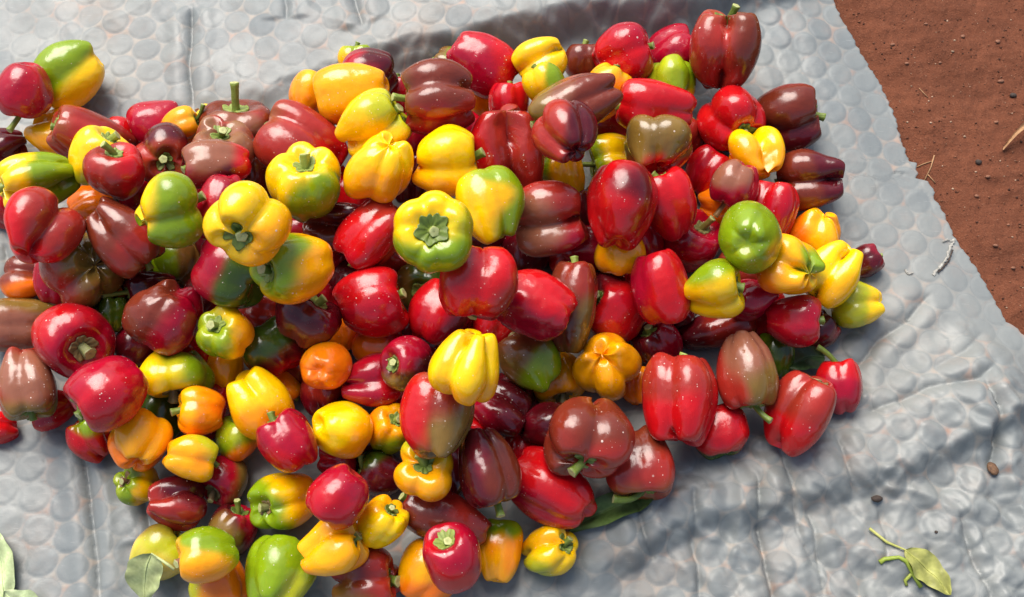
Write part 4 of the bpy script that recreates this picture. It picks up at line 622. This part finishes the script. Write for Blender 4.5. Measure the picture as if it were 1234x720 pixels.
def make_stem():
    m = Mat('pepper_stem', .48)
    col = m.attr('skin')
    col = m.mix(m.rng(m.noise(260, 4), .35, .7, 0, .5), col, m.mix(1., col, (.55, .6, .45), 'MULTIPLY'))
    m.base(col); m.bump(m.noise(420, 3), .5, .0008)
    m.b.inputs['Subsurface Weight'].default_value = .05; m.b.inputs['Subsurface Scale'].default_value = .003
    return m.m
def make_tarp():
    m = Mat('grey_tarp')
    r = m.attr('cell', 'Fac'); tone = m.attr('tone', 'Fac')
    big = m.noise(3.2, 4); mid = m.noise(17, 5, .6); fine = m.noise(140, 4)
    cellc = m.mix(m.math('MULTIPLY', tone, .8), lin(123, 128, 127), lin(102, 110, 113))
    cellc = m.mix(m.rng(big, .35, .7, 0, .7), cellc, lin(138, 139, 134))
    seam = m.mix(m.rng(mid, .42, .66, 0, 1), lin(140, 140, 134), lin(172, 156, 140))
    seamf = m.rng(r, .455, .53, 0, 1)
    seamf = m.math('MULTIPLY', seamf, m.rng(m.noise(8, 3), .38, .62, .15, .8))
    col = m.mix(seamf, cellc, seam)
    ring = m.math('MULTIPLY', m.rng(m.math('ABSOLUTE', m.math('SUBTRACT', r, .445)), 0, .020, .30, 0), m.rng(m.noise(21, 2), .42, .62, .05, 1))
    col = m.mix(ring, col, lin(96, 98, 100))
    # red earth trodden into the sheet, thickest in the gaps between the cells
    dirt = m.math('MULTIPLY', m.rng(m.noise(26, 6, .65), .50, .68, 0, 1), m.rng(r, .44, .54, .12, 1))
    col = m.mix(m.math('MULTIPLY', dirt, .5), col, lin(176, 118, 86))
    stain = m.rng(m.noise(7.5, 5, .65), .56, .74, 0, .5)
    col = m.mix(stain, col, lin(128, 112, 98))
    sc = m.n('TexNoise', Scale=1.); mp = m.n('Mapping'); mp.inputs['Scale'].default_value = (60, 420, 60); mp.inputs['Rotation'].default_value = (0, 0, .5)
    m.l(m.co(), mp.inputs[0]); m.l(mp.outputs[0], sc.inputs['Vector']); sc.inputs['Detail'].default_value = 3
    col = m.mix(m.rng(sc.outputs[0], .66, .78, 0, .16), col, lin(200, 198, 192))
    col = m.mix(m.rng(fine, .3, .7, 0, .18), col, lin(110, 112, 112))
    m.base(col)
    m.l(m.rng(mid, .3, .7, .40, .64), m.b.inputs['Roughness'])
    m.b.inputs['Specular IOR Level'].default_value = .5
    m.bump(m.noise(60, 4), .16, .003); m.bump(m.noise(330, 3), .2, .0006)
    return m.m
def make_soil():
    m = Mat('red_earth', .95)
    a = m.noise(9, 6, .65); b = m.noise(70, 6, .7); c = m.noise(420, 4, .7)
    col = m.mix(m.rng(a, .3, .7, 0, 1), lin(98, 57, 40), lin(122, 73, 52))
    col = m.mix(m.rng(b, .45, .75, 0, .55), col, lin(84, 49, 36))
    col = m.mix(m.rng(c, .56, .75, 0, .7), col, lin(148, 104, 80))
    col = m.mix(m.rng(c, .44, .25, 0, .6), col, lin(60, 36, 28))
    m.base(col); m.b.inputs['Specular IOR Level'].default_value = .15
    m.bump(b, .6, .006); m.bump(c, .8, .0022)
    return m.m
def make_plain(name, a, b, scale, rough=.6, bump=.4, sub=0.):
    m = Mat(name, rough)
    m.base(m.mix(m.rng(m.noise(scale, 5, .6), .3, .7, 0, 1), a, b)); m.bump(m.noise(scale * 2, 4), bump, .001)
    return m.m
def make_vertex(name, rough):
    m = Mat(name, rough); col = m.attr('skin')
    col = m.mix(m.rng(m.noise(240, 4), .35, .7, 0, .5), col, m.mix(1., col, (.6, .65, .5), 'MULTIPLY'))
    m.base(col); m.bump(m.noise(300, 3), .35, .0006)
    m.b.inputs['Specular IOR Level'].default_value = .35
    return m.m
SKIN, STEM, TARP, SOIL = make_skin(), make_stem(), make_tarp(), make_soil()
LEAF = make_vertex('leaf_green', .5)
STONE = make_plain('pebble_stone', lin(150, 105, 80), lin(95, 58, 42), 300, .9)
DARK = make_plain('dark_crumb', lin(48, 38, 34), lin(70, 56, 46), 300, .8)
STRAW = make_plain('dry_straw', lin(178, 140, 100), lin(140, 100, 68), 200, .8)
TORN = make_plain('torn_film', lin(170, 168, 160), lin(120, 116, 108), 300, .5)

# ---------------------------------------------------------------- the ground
def spread(lo, hi, step, far_lo, far_hi, g=1.35):
    a = list(np.arange(lo, hi, step)); s = step
    while a[-1] < far_hi: s *= g; a.append(a[-1] + s)
    s = step
    while a[0] > far_lo: s *= g; a.insert(0, a[0] - s)
    return np.array(a)
def soil_height(X, Y):
    P = np.stack([X, Y, 0 * X], -1)
    out = smooth(.0, -.05, RIM_DISTANCE(X, Y))
    h = .0035 * waves(31, P, 22) + .0020 * waves(32, P, 75, 9) + .0011 * waves(33, P, 210, 12) + .0008 * waves(34, P, 420, 14)
    return -.008 + .008 * out * 0 + h * out - .004 * (1 - out) + .006 * out
gx = spread(.36, .80, .0026, -60, 60); gy = spread(-.15, .62, .0026, -60, 60)
X, Y = np.meshgrid(gx, gy)
far = np.hypot(X, Y) > 3
Z = np.where(far, -.004, soil_height(X, Y))
ground = obj('ground', mesh('ground', np.stack([X, Y, Z], -1), quads(len(gy), len(gx), False), SOIL))
tag(ground, kind='structure')

# ---------------------------------------------------------------- the tarp
ty = spread(-.50, .60, .0023, -1.0, 1.0, 1.25)
rim = sorted([(p[1], p[0]) for p in RIM])
xr = np.interp(ty, [p[0] for p in rim], [p[1] for p in rim])
rt_ = np.random.RandomState(3)
xr = xr + .0014 * np.sin(ty * 420) * np.sin(ty * 97) + .0008 * rt_.uniform(-1, 1, len(ty))
tx = np.concatenate([np.linspace(-1.7, -.78, 40)[:-1], np.linspace(-.78, .6, 600)])
s = (tx + 1.7) / 2.3
X = -1.7 + (xr[:, None] + 1.7) * s[None, :]
Y = np.repeat(ty[:, None], X.shape[1], 1)
Z = np.concatenate([tarp_height(X[i:i + 60], Y[i:i + 60]) for i in range(0, len(ty), 60)])
CELL = bubbles(X, Y)
def tone_of(X, Y):
    wx = X + .004 * np.sin(9 * Y + 1) + .002 * np.sin(31 * X + 17 * Y)
    wy = Y + .004 * np.sin(8 * X + 2) + .002 * np.sin(27 * Y - 19 * X)
    c, s = math.cos(BUB_ANG), math.sin(BUB_ANG)
    a = (wx * c + wy * s) / BUB; b = (wy * c - wx * s) / (BUB * math.sqrt(3))
    d0 = np.hypot(a % 1 - .5, (b % 1 - .5) * 3 ** .5); d1 = np.hypot((a + .5) % 1 - .5, ((b + .5) % 1 - .5) * 3 ** .5)
    o = np.where(d0 < d1, 0, .5)
    i, j = np.floor(a + o), np.floor(b + o)
    return (np.sin(i * 12.9898 + j * 78.233 + o * 37.7) * 43758.5453) % 1
TONE = tone_of(X, Y) ** 1.6
# hem: turn the rim down so that the sheet shows its thickness
X = np.hstack([X, X[:, -1:] + .0004, X[:, -1:] - .004]); Y = np.hstack([Y, Y[:, -1:], Y[:, -1:]])
Z = np.hstack([Z, Z[:, -1:] - .0016, Z[:, -1:] - .0018])
CELL = np.hstack([CELL, CELL[:, -1:], CELL[:, -1:]]); TONE = np.hstack([TONE, TONE[:, -1:], TONE[:, -1:]])
tarp = obj('tarp', mesh('tarp', np.stack([X, Y, Z], -1), quads(len(ty), X.shape[1], False), TARP, attrs={'cell': CELL.ravel(), 'tone': TONE.ravel()}))
tag(tarp, 'creased grey bubble-patterned plastic tarp spread under the heap of peppers', 'tarp')

def th(x, y, fine=True):
    return float(tarp_height(np.array([x]), np.array([y]), fine)[0])

# the ragged tear near the rim: upturned slivers of film round a dark slit, a part of the tarp
def sliver_strip(name, pts, seed, width, mat, dz, parent):
    r = np.random.RandomState(seed); V = []; F = []
    n = 26
    L = np.linspace(0, len(pts) - 1, n)
    px = np.interp(L, range(len(pts)), [p[0] for p in pts]); py = np.interp(L, range(len(pts)), [p[1] for p in pts])
    for i in range(n):
        j = min(i + 1, n - 1); k = max(i - 1, 0)
        tx_, ty_ = px[j] - px[k], py[j] - py[k]; q = math.hypot(tx_, ty_); nx, ny = -ty_ / q, tx_ / q
        a, b = r.uniform(.2, 1, 2) * width; w = r.uniform(-.3, .3) * width
        for off, z in ((-a + w, 0), (w, r.uniform(.3, 1.2) * dz), (b + w, r.uniform(0, .8) * dz)):
            x, y = px[i] + nx * off, py[i] + ny * off
            V.append((x, y, th(x, y) + .0008 + z))
    return obj(name, mesh(name, V, quads(n, 3, False), mat, False), parent)
sliver_strip('tear', [(0.5739, 0.08), (0.5656, 0.0672), (0.558, 0.0509), (0.5478, 0.0394), (0.5355, 0.0268)], 3, .0026, TORN, .0022, tarp)
sliver_strip('tear', [(0.5571, 0.0753), (0.5651, 0.0789), (0.5734, 0.0765)], 5, .002, TORN, .002, tarp)
sliver_strip('tear_slit', [(0.5685, 0.0648), (0.5584, 0.0463), (0.5423, 0.0302)], 8, .0018, DARK, .0026, tarp)
sliver_strip('tear', [(0.5005, 0.0348), (0.5039, 0.0279), (0.5104, 0.0291)], 9, .0016, TORN, .002, tarp)

# ---------------------------------------------------------------- the peppers
HUE = {'R': (188, 14, 20), 'M': (160, 10, 38), 'D': (84, 14, 22), 'B': (112, 44, 26), 'RB': (158, 42, 32), 'Y': (255, 202, 4), 'A': (255, 170, 6),
       'O': (248, 122, 12), 'G': (124, 150, 16), 'g': (62, 82, 18), 'L': (182, 182, 28), 'V': (122, 94, 40), 'P': (208, 184, 84), 'K': (142, 88, 66)}
def stalk_mesh(P, sc, length, bend, seed, dry):
    """ridged, bent stalk with a pale cut end"""
    r = np.random.RandomState(seed + 55)
    top = P.at(np.zeros(1), np.zeros(1))[0]
    rings, seg = 11, 15
    pos = top + np.array([0, 0, -.03]); d = np.array([0, 0, 1.]); L = length + .16
    thk = r.uniform(.85, 1.2) * (1.0 if length < .5 else .85)
    V = []; col = []
    green = lin(*(np.array([92, 110, 34]) + r.rand() * np.array([48, 44, 34]))) if not dry else lin(*r.uniform([112, 92, 52], [140, 118, 76]))
    a = np.linspace(0, 2 * math.pi, seg, endpoint=False)
    for i in range(rings):
        t = i / (rings - 1)
        ref = np.array([1, 0, 0]) if abs(d[0]) < .8 else np.array([0, 1., 0])
        x = np.cross(d, ref); x /= np.linalg.norm(x); y = np.cross(d, x)
        rad = thk * (.105 + .075 * math.exp(-t / .12) + .022 * t + .018 * smooth(.8, 1, np.array(t))) * (1 + .10 * np.cos(5 * a + r.uniform(-.1, .1)))
        V.append(pos + rad[:, None] * (np.cos(a)[:, None] * x + np.sin(a)[:, None] * y))
        col.append(np.tile(green * (.85 + .25 * t), (seg, 1)))
        d = d + (np.array(bend) - d) * .22 + r.normal(0, .04, 3); d /= np.linalg.norm(d); pos = pos + d * L / (rings - 1)
    pale = lin(188, 190, 128)
    end = V[-1].mean(0); e2 = end + (V[-1] - end) * .86 + d * .010
    V.append(e2); col.append(np.tile(pale, (seg, 1)))
    V.append(end + (V[-2] - V[-2].mean(0)) * .05 - d * .012); col.append(np.tile(pale * .8, (seg, 1)))
    return mesh('stalk', np.concatenate(V) * sc, quads(len(V), seg, True), STEM, attrs={'skin': np.concatenate(col)})
def calyx_mesh(P, sc, seed, dry):
    r = np.random.RandomState(seed + 77)
    pts = r.choice([5, 5, 6]); nth, nr = 60, 7
    T = np.linspace(0, 2 * math.pi, nth, endpoint=False)
    big = r.uniform(.17, .27)
    star = np.abs(np.cos(pts * T / 2 + r.uniform(0, 6))) ** .7
    edge = big * (.66 + .34 * star) * (1 + .10 * np.sin(2 * T + r.uniform(0, 6)) + .06 * np.sin(11 * T))
    green = lin(*(np.array([92, 108, 38]) + r.rand() * np.array([46, 42, 36]))) if not dry else lin(*r.uniform([104, 92, 50], [126, 116, 72]))
    V = []; col = []
    for k in range(nr + 1):
        q = k / nr
        p = P.at(T, edge * q + 1e-4)
        lift = .075 * (1 - .55 * q) + .022 * np.abs(np.cos(pts * T)) * math.sin(math.pi * min(q * 1.1, 1)) + .03 * star * q ** 3 * .6 + .012 * np.sin(13 * T) * q * q
        p = p + np.array([0, 0, 1.]) * lift[:, None]
        V.append(p); col.append(np.tile(green * (1.0 + .16 * q), (nth, 1)) * (.82 + .36 * np.abs(np.cos(pts * T)))[:, None])
    p = P.at(T, edge * .97); V.append(p - np.array([0, 0, .04])); col.append(np.tile(green * .8, (nth, 1)))
    return mesh('calyx', np.concatenate(V) * sc, quads(len(V), nth, True), STEM, attrs={'skin': np.clip(np.concatenate(col), 0, 1)})
for i, (loc, q, sc, shape, base, patches, slen, sbend, label) in enumerate(PEPPERS):
    P = Pepper(*shape); seed = shape[0]
    T, F, p = P.grid()
    nrm = p / np.linalg.norm(p, axis=-1)[..., None]
    rr = np.random.RandomState(seed + 9)
    col = np.zeros(p.shape) + lin(*HUE[base]) * rr.uniform(.88, 1.08)
    # ripening clouds of the variety itself
    cl = waves(seed + 21, p, 2.4); st = waves(seed + 22, np.stack([np.cos(T) * 4, np.sin(T) * 4, p[..., 2] * .6], -1), 1.6)
    near = {'R': 'M', 'M': 'R', 'D': 'M', 'B': 'RB', 'RB': 'B', 'Y': 'A', 'A': 'O', 'O': 'A', 'G': 'L', 'g': 'G', 'L': 'Y', 'V': 'B', 'P': 'L', 'K': 'RB'}[base]
    m = smooth(.15, 1.2, cl + .4 * st)[..., None] * .55
    col = col * (1 - m) + lin(*HUE[near]) * m
    st2 = waves(seed + 24, np.stack([np.cos(T) * 9, np.sin(T) * 9, p[..., 2] * .9], -1), 1.5)
    col = col * (1 + .10 * st2 + .06 * waves(seed + 25, p, 6))[..., None]
    for (c, x, y, z, t0) in patches:
        d = nrm @ np.array([x, y, z]) + .16 * waves(seed + 23, p, 3.2) + .10 * st
        m = smooth(t0 - .20, t0 + .24, d)[..., None]
        col = col * (1 - m) + lin(*HUE[c]) * m
    # ripening streaks run out from the calyx
    if rr.rand() < .5 and base in 'RB K V RB Y A L'.split():
        m = (smooth(.55, .95, (p[..., 2] / P.asp)) * (.5 + .5 * np.clip(st, -1, 1)))[..., None] * .5
        col = col * (1 - m) + lin(*HUE['V' if base not in 'YAL' else 'L']) * m
    Q = Quaternion(q); Rm = np.array(Q.to_matrix())
    low = (p.reshape(-1, 3) @ Rm.T)[:, 2].min() * sc
    root = empty('bell_pepper', (loc[0], loc[1], loc[2] + low)); root.rotation_mode = 'QUATERNION'; root.rotation_quaternion = Q
    tag(root, label, 'bell pepper', 'bell peppers heaped on the tarp')
    off = Vector(Rm.T @ np.array([0, 0, -low]))
    nph, nth = p.shape[:2]
    V = np.concatenate([p[:1, :1].reshape(1, 3), p[1:-1].reshape(-1, 3), p[-1:, :1].reshape(1, 3)]) * sc
    K = np.concatenate([col[:1, :1].reshape(1, 3), col[1:-1].reshape(-1, 3), col[-1:, :1].reshape(1, 3)])
    Fq = (quads(nph - 2, nth, True) + 1)[:, ::-1].tolist(); last = len(V) - 1; b0 = 1 + (nph - 3) * nth
    Fq = [f[::-1] for f in Fq]
    Fq += [[0, 1 + j, 1 + (j + 1) % nth][::-1] for j in range(nth)] + [[last, b0 + (j + 1) % nth, b0 + j][::-1] for j in range(nth)]
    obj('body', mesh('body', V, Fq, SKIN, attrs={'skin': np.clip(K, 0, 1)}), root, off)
    dry = rr.rand() < .12 or 'brown stem' in label or 'dried' in label or 'dry' in label
    ca = obj('calyx', calyx_mesh(P, sc, seed, dry), root, off)
    obj('stalk', stalk_mesh(P, sc, slen, sbend, seed, dry), ca)

# ---------------------------------------------------------------- leaves and litter
def leaf(label, base, tip, width, colour, lift=.004, curl=.006, seed=1, petiole=None, heights=None, fold=.3, cat='leaf'):
    """a pointed leaf: a blade folded along its midrib, and its stalk with the midrib"""
    r = np.random.RandomState(seed)
    bx, by = base; dx, dy = tip[0] - bx, tip[1] - by; L = math.hypot(dx, dy); ux, uy = dx / L, dy / L
    n, mcols = 23, 13
    z0 = th(bx, by)
    root = empty('leaf', (bx, by, z0))
    V = []; K = []; mid = []
    ph = r.uniform(0, 6)
    for i in range(n):
        t = i / (n - 1)
        w = width * max(math.sin(math.pi * t ** .8), .0) ** .75 * (1 + .07 * math.sin(13 * t + ph)) + .0004
        side = .12 * L * math.sin(math.pi * t * .9) * r.choice([1]) * math.sin(ph)
        cx, cy = bx + ux * L * t - uy * side, by + uy * L * t + ux * side
        for j in range(mcols):
            s_ = (j / (mcols - 1) - .5) * 2
            x, y = cx - uy * s_ * w / 2, cy + ux * s_ * w / 2
            floor = th(x, y, False) if heights is None else np.interp(t, [0, 1], heights)
            z = floor + lift + abs(s_) * w * fold * .5 + curl * t * t + .0016 * math.sin(9 * t + 3 * s_ + ph) + .0009 * math.cos(24 * t) * abs(s_)
            V.append((x - bx, y - by, z - z0))
            vein = math.exp(-(s_ / .09) ** 2) + .5 * max(0, math.cos(26 * (t - .22 * abs(s_)))) ** 8
            c = lin(*colour); K.append(np.clip(c * (1 + .45 * vein) * (1 + .2 * math.sin(7 * t + 5 * s_ + ph)), 0, 1))
        mid.append((cx - bx, cy - by, V[-(mcols // 2) - 1][2] + .0006))
    V = np.array(V); low = V.copy(); low[:, 2] -= .0007
    nV = len(V); q = quads(n, mcols, False)
    Fc = np.vstack([q, q[:, ::-1] + nV])
    obj('blade', mesh('blade', np.vstack([V, low]), Fc, LEAF, attrs={'skin': np.vstack([K, np.array(K) * 1.1])}), root)
    path = ([(p[0] - bx, p[1] - by, (th(*p, False) if heights is None else heights[0]) + lift + .002 - z0) for p in petiole] if petiole else []) + mid[:-2]
    tube(root, 'stalk', path, [.0017 if k < (len(petiole) if petiole else 1) else max(.0012 * (1 - k / len(path)), .0003) for k in range(len(path))], np.array(lin(*colour)) * 1.35)
    return tag(root, label, cat, 'loose leaves')
def tube(parent, name, path, rad, colour, mat=None, seg=8):
    path = np.array(path, float); V = []
    if np.ndim(rad) == 0: rad = [rad] * len(path)
    a = np.linspace(0, 2 * math.pi, seg, endpoint=False)
    for i, p in enumerate(path):
        d = path[min(i + 1, len(path) - 1)] - path[max(i - 1, 0)]; d /= np.linalg.norm(d) + 1e-9
        ref = np.array([0, 0, 1.]) if abs(d[2]) < .9 else np.array([1., 0, 0])
        x = np.cross(d, ref); x /= np.linalg.norm(x); y = np.cross(x, d)
        V.append(p + rad[i] * (np.cos(a)[:, None] * x + np.sin(a)[:, None] * y))
    V = [path[0] + (V[0] - path[0]) * .05] + V + [path[-1] + (V[-1] - path[-1]) * .05]
    V = np.concatenate(V)
    return obj(name, mesh(name, V, quads(len(path) + 2, seg, True), mat or LEAF, attrs={'skin': np.tile(np.clip(colour, 0, 1), (len(V), 1))}), parent)

leaf('green leaf on the tarp pinned under a large scarlet bell pepper', (0.1646, -0.2581), (0.0647, -0.3026), .034, (82, 104, 52), seed=4, fold=.5, lift=.004)
leaf('pale yellow-green leaf with a long stalk lying alone on the bare tarp', (0.451, -0.3194), (0.4993, -0.3696), .036, (152, 152, 84), seed=2, petiole=[(0.4136, -0.2948), (0.433, -0.31)], lift=.003, fold=.25)
leaf('wilted grey-green leaf hanging over a straw-yellow bell pepper', (-0.3966, -0.331), (-0.4063, -0.3797), .042, (158, 166, 116), seed=6, heights=(.078, .040), petiole=[(-0.3685, -0.3481), (-0.3794, -0.341)], fold=.35, lift=.002)
leaf('pale leaf standing by the tarp edge beside another pale leaf', (-0.5758, -0.3751), (-0.5965, -0.2967), .036, (172, 184, 138), seed=9, lift=.006, fold=.4)
leaf('pale leaf lying flat with its tip on the tarp', (-0.5299, -0.3915), (-0.5757, -0.3641), .040, (166, 178, 136), seed=11, lift=.004)
leaf('dark green leaf tucked beside a small cerise bell pepper', (0.3807, -0.0864), (0.3341, -0.1056), .034, (52, 72, 40), seed=13, lift=.016, fold=.5, petiole=[(0.3844, -0.0832)])
tw = empty('green_twig', (*(0.4243, -0.331), .012))
o0 = Vector(tw.location)
pts = [(0.4222, -0.3329), (0.4284, -0.3291), (0.4419, -0.3282), (0.4499, -0.3329), (0.4553, -0.3432), (0.4601, -0.3506), (0.4665, -0.3599)]
tube(tw, 'twig_stem', [(x - o0.x, y - o0.y, th(x, y) + .0022 - o0.z) for x, y in pts], [.003, .0026, .0022, .003, .0022, .0022, .0028], lin(142, 158, 58))
pts = [(0.457, -0.345), (0.4503, -0.3525), (0.4515, -0.358)]
tube(tw, 'side_shoot', [(x - o0.x, y - o0.y, th(x, y) + .0022 - o0.z) for x, y in pts], .002, lin(150, 160, 70))
tag(tw, 'short bent green stalk beside a pale leaf on the tarp', 'twig')

def pebble_mesh(seed, size, mat, flat=.6):
    r = np.random.RandomState(seed)
    import bmesh
    bm = bmesh.new(); bmesh.ops.create_icosphere(bm, subdivisions=2, radius=1)
    V = np.array([v.co[:] for v in bm.verts]); Fc = np.array([[v.index for v in f.verts] for f in bm.faces]); bm.free()
    V = V * (1 + .20 * waves(seed, V, 2.2) + .08 * waves(seed + 1, V, 6))[:, None] * np.array([1, r.uniform(.6, .9), flat]) * size / 2
    return mesh('pebble', V, Fc, mat)
def sh(x, y): return float(soil_height(np.array([x]), np.array([y]))[0])
def litter(name, label, cat, xy, size, seed, mat, on_tarp, flat=.6, group=None):
    x, y = xy
    o = obj(name, pebble_mesh(seed, size, mat, flat)); o.location = (x, y, (th(x, y) if on_tarp else sh(x, y)) + size * flat * .32)
    return tag(o, label, cat, group)
litter('seed', 'small black seed lying on the bare red earth', 'seed', (0.6243, 0.1952), .009, 3, DARK, False, .55)
litter('soil_clod', 'dark brown crumb in the crease of the tarp', 'crumb', (0.4274, -0.26), .012, 5, DARK, True)
litter('soil_clod', 'dark clod of soil beside a lighter clod on red earth', 'clod', (0.688, 0.2989), .009, 6, DARK, False)
litter('soil_clod', 'brown clod of soil beside a darker clod on red earth', 'clod', (0.6756, 0.3214), .009, 7, STONE, False)
litter('seed', 'tiny black seed on the tarp near the pale leaf', 'seed', (0.4931, -0.2978), .004, 8, DARK, True)
bl = obj('dried_leaf_scrap', pebble_mesh(12, .018, make_plain('brown_scrap', lin(120, 88, 60), lin(70, 48, 34), 400, .8), .35)); bl.rotation_euler = (0, .2, 2.0)
x, y = (0.5684, -0.2236); bl.location = (x, y, th(x, y) + .003); tag(bl, 'crumpled brown leaf scrap lying on the creased tarp', 'leaf scrap')
rp = random.Random(5)
for k, (x, y) in enumerate([(0.5474, 0.3481), (0.5316, 0.3792), (0.6573, 0.256), (0.6331, 0.1728), (0.6323, 0.3929), (0.6785, 0.3833), (0.595, 0.3508), (0.5827, 0.4136), (0.6285, 0.0739), (0.6473, 0.0435), (0.6157, 0.1458), (0.6508, 0.1047)]):
    litter('pebble', 'small pale pebble sitting on the red earth', 'pebble', (x, y), rp.uniform(.004, .007), 40 + k, STONE, False, group='pebbles on the earth')
def straw(label, pts, rad, mat, seed=0):
    x0, y0 = pts[0][:2]; root = obj('straw', None) if False else None
    P = [(x - x0, y - y0, 0) for x, y in pts]
    z0 = sh(x0, y0)
    P = [(x, y, sh(x + x0, y + y0) - z0 + rad * 1.3) for x, y, _ in P]
    o = tube(None, 'straw', P, rad, lin(180, 140, 100), mat, 6); o.location = (x0, y0, z0)
    return tag(o, label, 'straw', 'dry straws on the earth')
straw('forked dry straw on the red earth by the tarp rim', [(0.5683, 0.2077), (0.5627, 0.1914), (0.5524, 0.1728)], .0009, STRAW)
straw('short dry straw touching a longer one on the red earth', [(0.558, 0.1815), (0.5663, 0.1691)], .0008, STRAW)
straw('thin dry straw reaching towards the tarp rim', [(0.5453, 0.1939), (0.5547, 0.1977), (0.5662, 0.2002)], .0007, STRAW)
straw('thin reddish straw alone on the red earth', [(0.5608, 0.3108), (0.5666, 0.3029), (0.5714, 0.2963)], .0006, STRAW)
# curled dry leaf at the edge of the earth
V = []; 
a, b = (0.6598, 0.2152), (0.7128, 0.2509)
for i in range(13):
    t = i / 12; w = .010 * math.sin(math.pi * (.16 + .74 * t)) ** .7
    for j in range(7):
        s_ = (j / 6 - .5) * 2
        V.append((t * (b[0] - a[0]) + .3 * w * s_, t * (b[1] - a[1]) + w * s_ * .7 + .008 * math.sin(math.pi * t), .004 + .014 * math.sin(math.pi * t * .9) + .004 * s_ * s_))
V = np.array(V); V2 = V.copy(); V2[:, 2] -= .0008; q = quads(13, 7, False)
dl = obj('dry_leaf', mesh('dry_leaf', np.vstack([V, V2]), np.vstack([q, q[:, ::-1] + len(V)]), STRAW)); dl.location = (a[0], a[1], sh(*a) - .002)
tag(dl, 'curled dry brown leaf lying on the red earth', 'leaf')

# grit: countless grains
rg = np.random.RandomState(8)
import bmesh
bm = bmesh.new(); bmesh.ops.create_icosphere(bm, subdivisions=1, radius=1)
SV = np.array([v.co[:] for v in bm.verts]); SF = np.array([[v.index for v in f.verts] for f in bm.faces]); bm.free()
N = 8000
gxx = rg.uniform(.36, .95, N); gyy = rg.uniform(-.25, .70, N)
k = RIM_DISTANCE(gxx, gyy) < -.004; gxx, gyy = gxx[k], gyy[k]; N = len(gxx)
gz = soil_height(gxx, gyy); gs = .0005 + .0016 * rg.uniform(0, 1, N) ** 5 + .0003 * rg.uniform(0, 1, N)
VV = []; KK = []
for i in range(N):
    VV.append(SV * rg.uniform(.6, 1.25, (len(SV), 1)) * gs[i] * np.array([1, rg.uniform(.6, 1), .7]) + np.array([gxx[i], gyy[i], gz[i] + gs[i] * .25]))
    c = [lin(124, 80, 58), lin(76, 46, 34), lin(180, 150, 126), lin(100, 60, 44)][rg.choice(4, p=[.35, .3, .08, .27])]
    KK.append(np.tile(c * rg.uniform(.7, 1.2), (len(SV), 1)))
FF = (SF[None] + (np.arange(N) * len(SV))[:, None, None]).reshape(-1, 3)
GRIT = make_vertex('earth_grit', .95)
gr = obj('grit', mesh('grit', np.concatenate(VV), FF, GRIT, False, attrs={'skin': np.clip(np.concatenate(KK), 0, 1)}))
tag(gr, 'loose grit and soil grains scattered over the red earth', 'grit', kind='stuff')
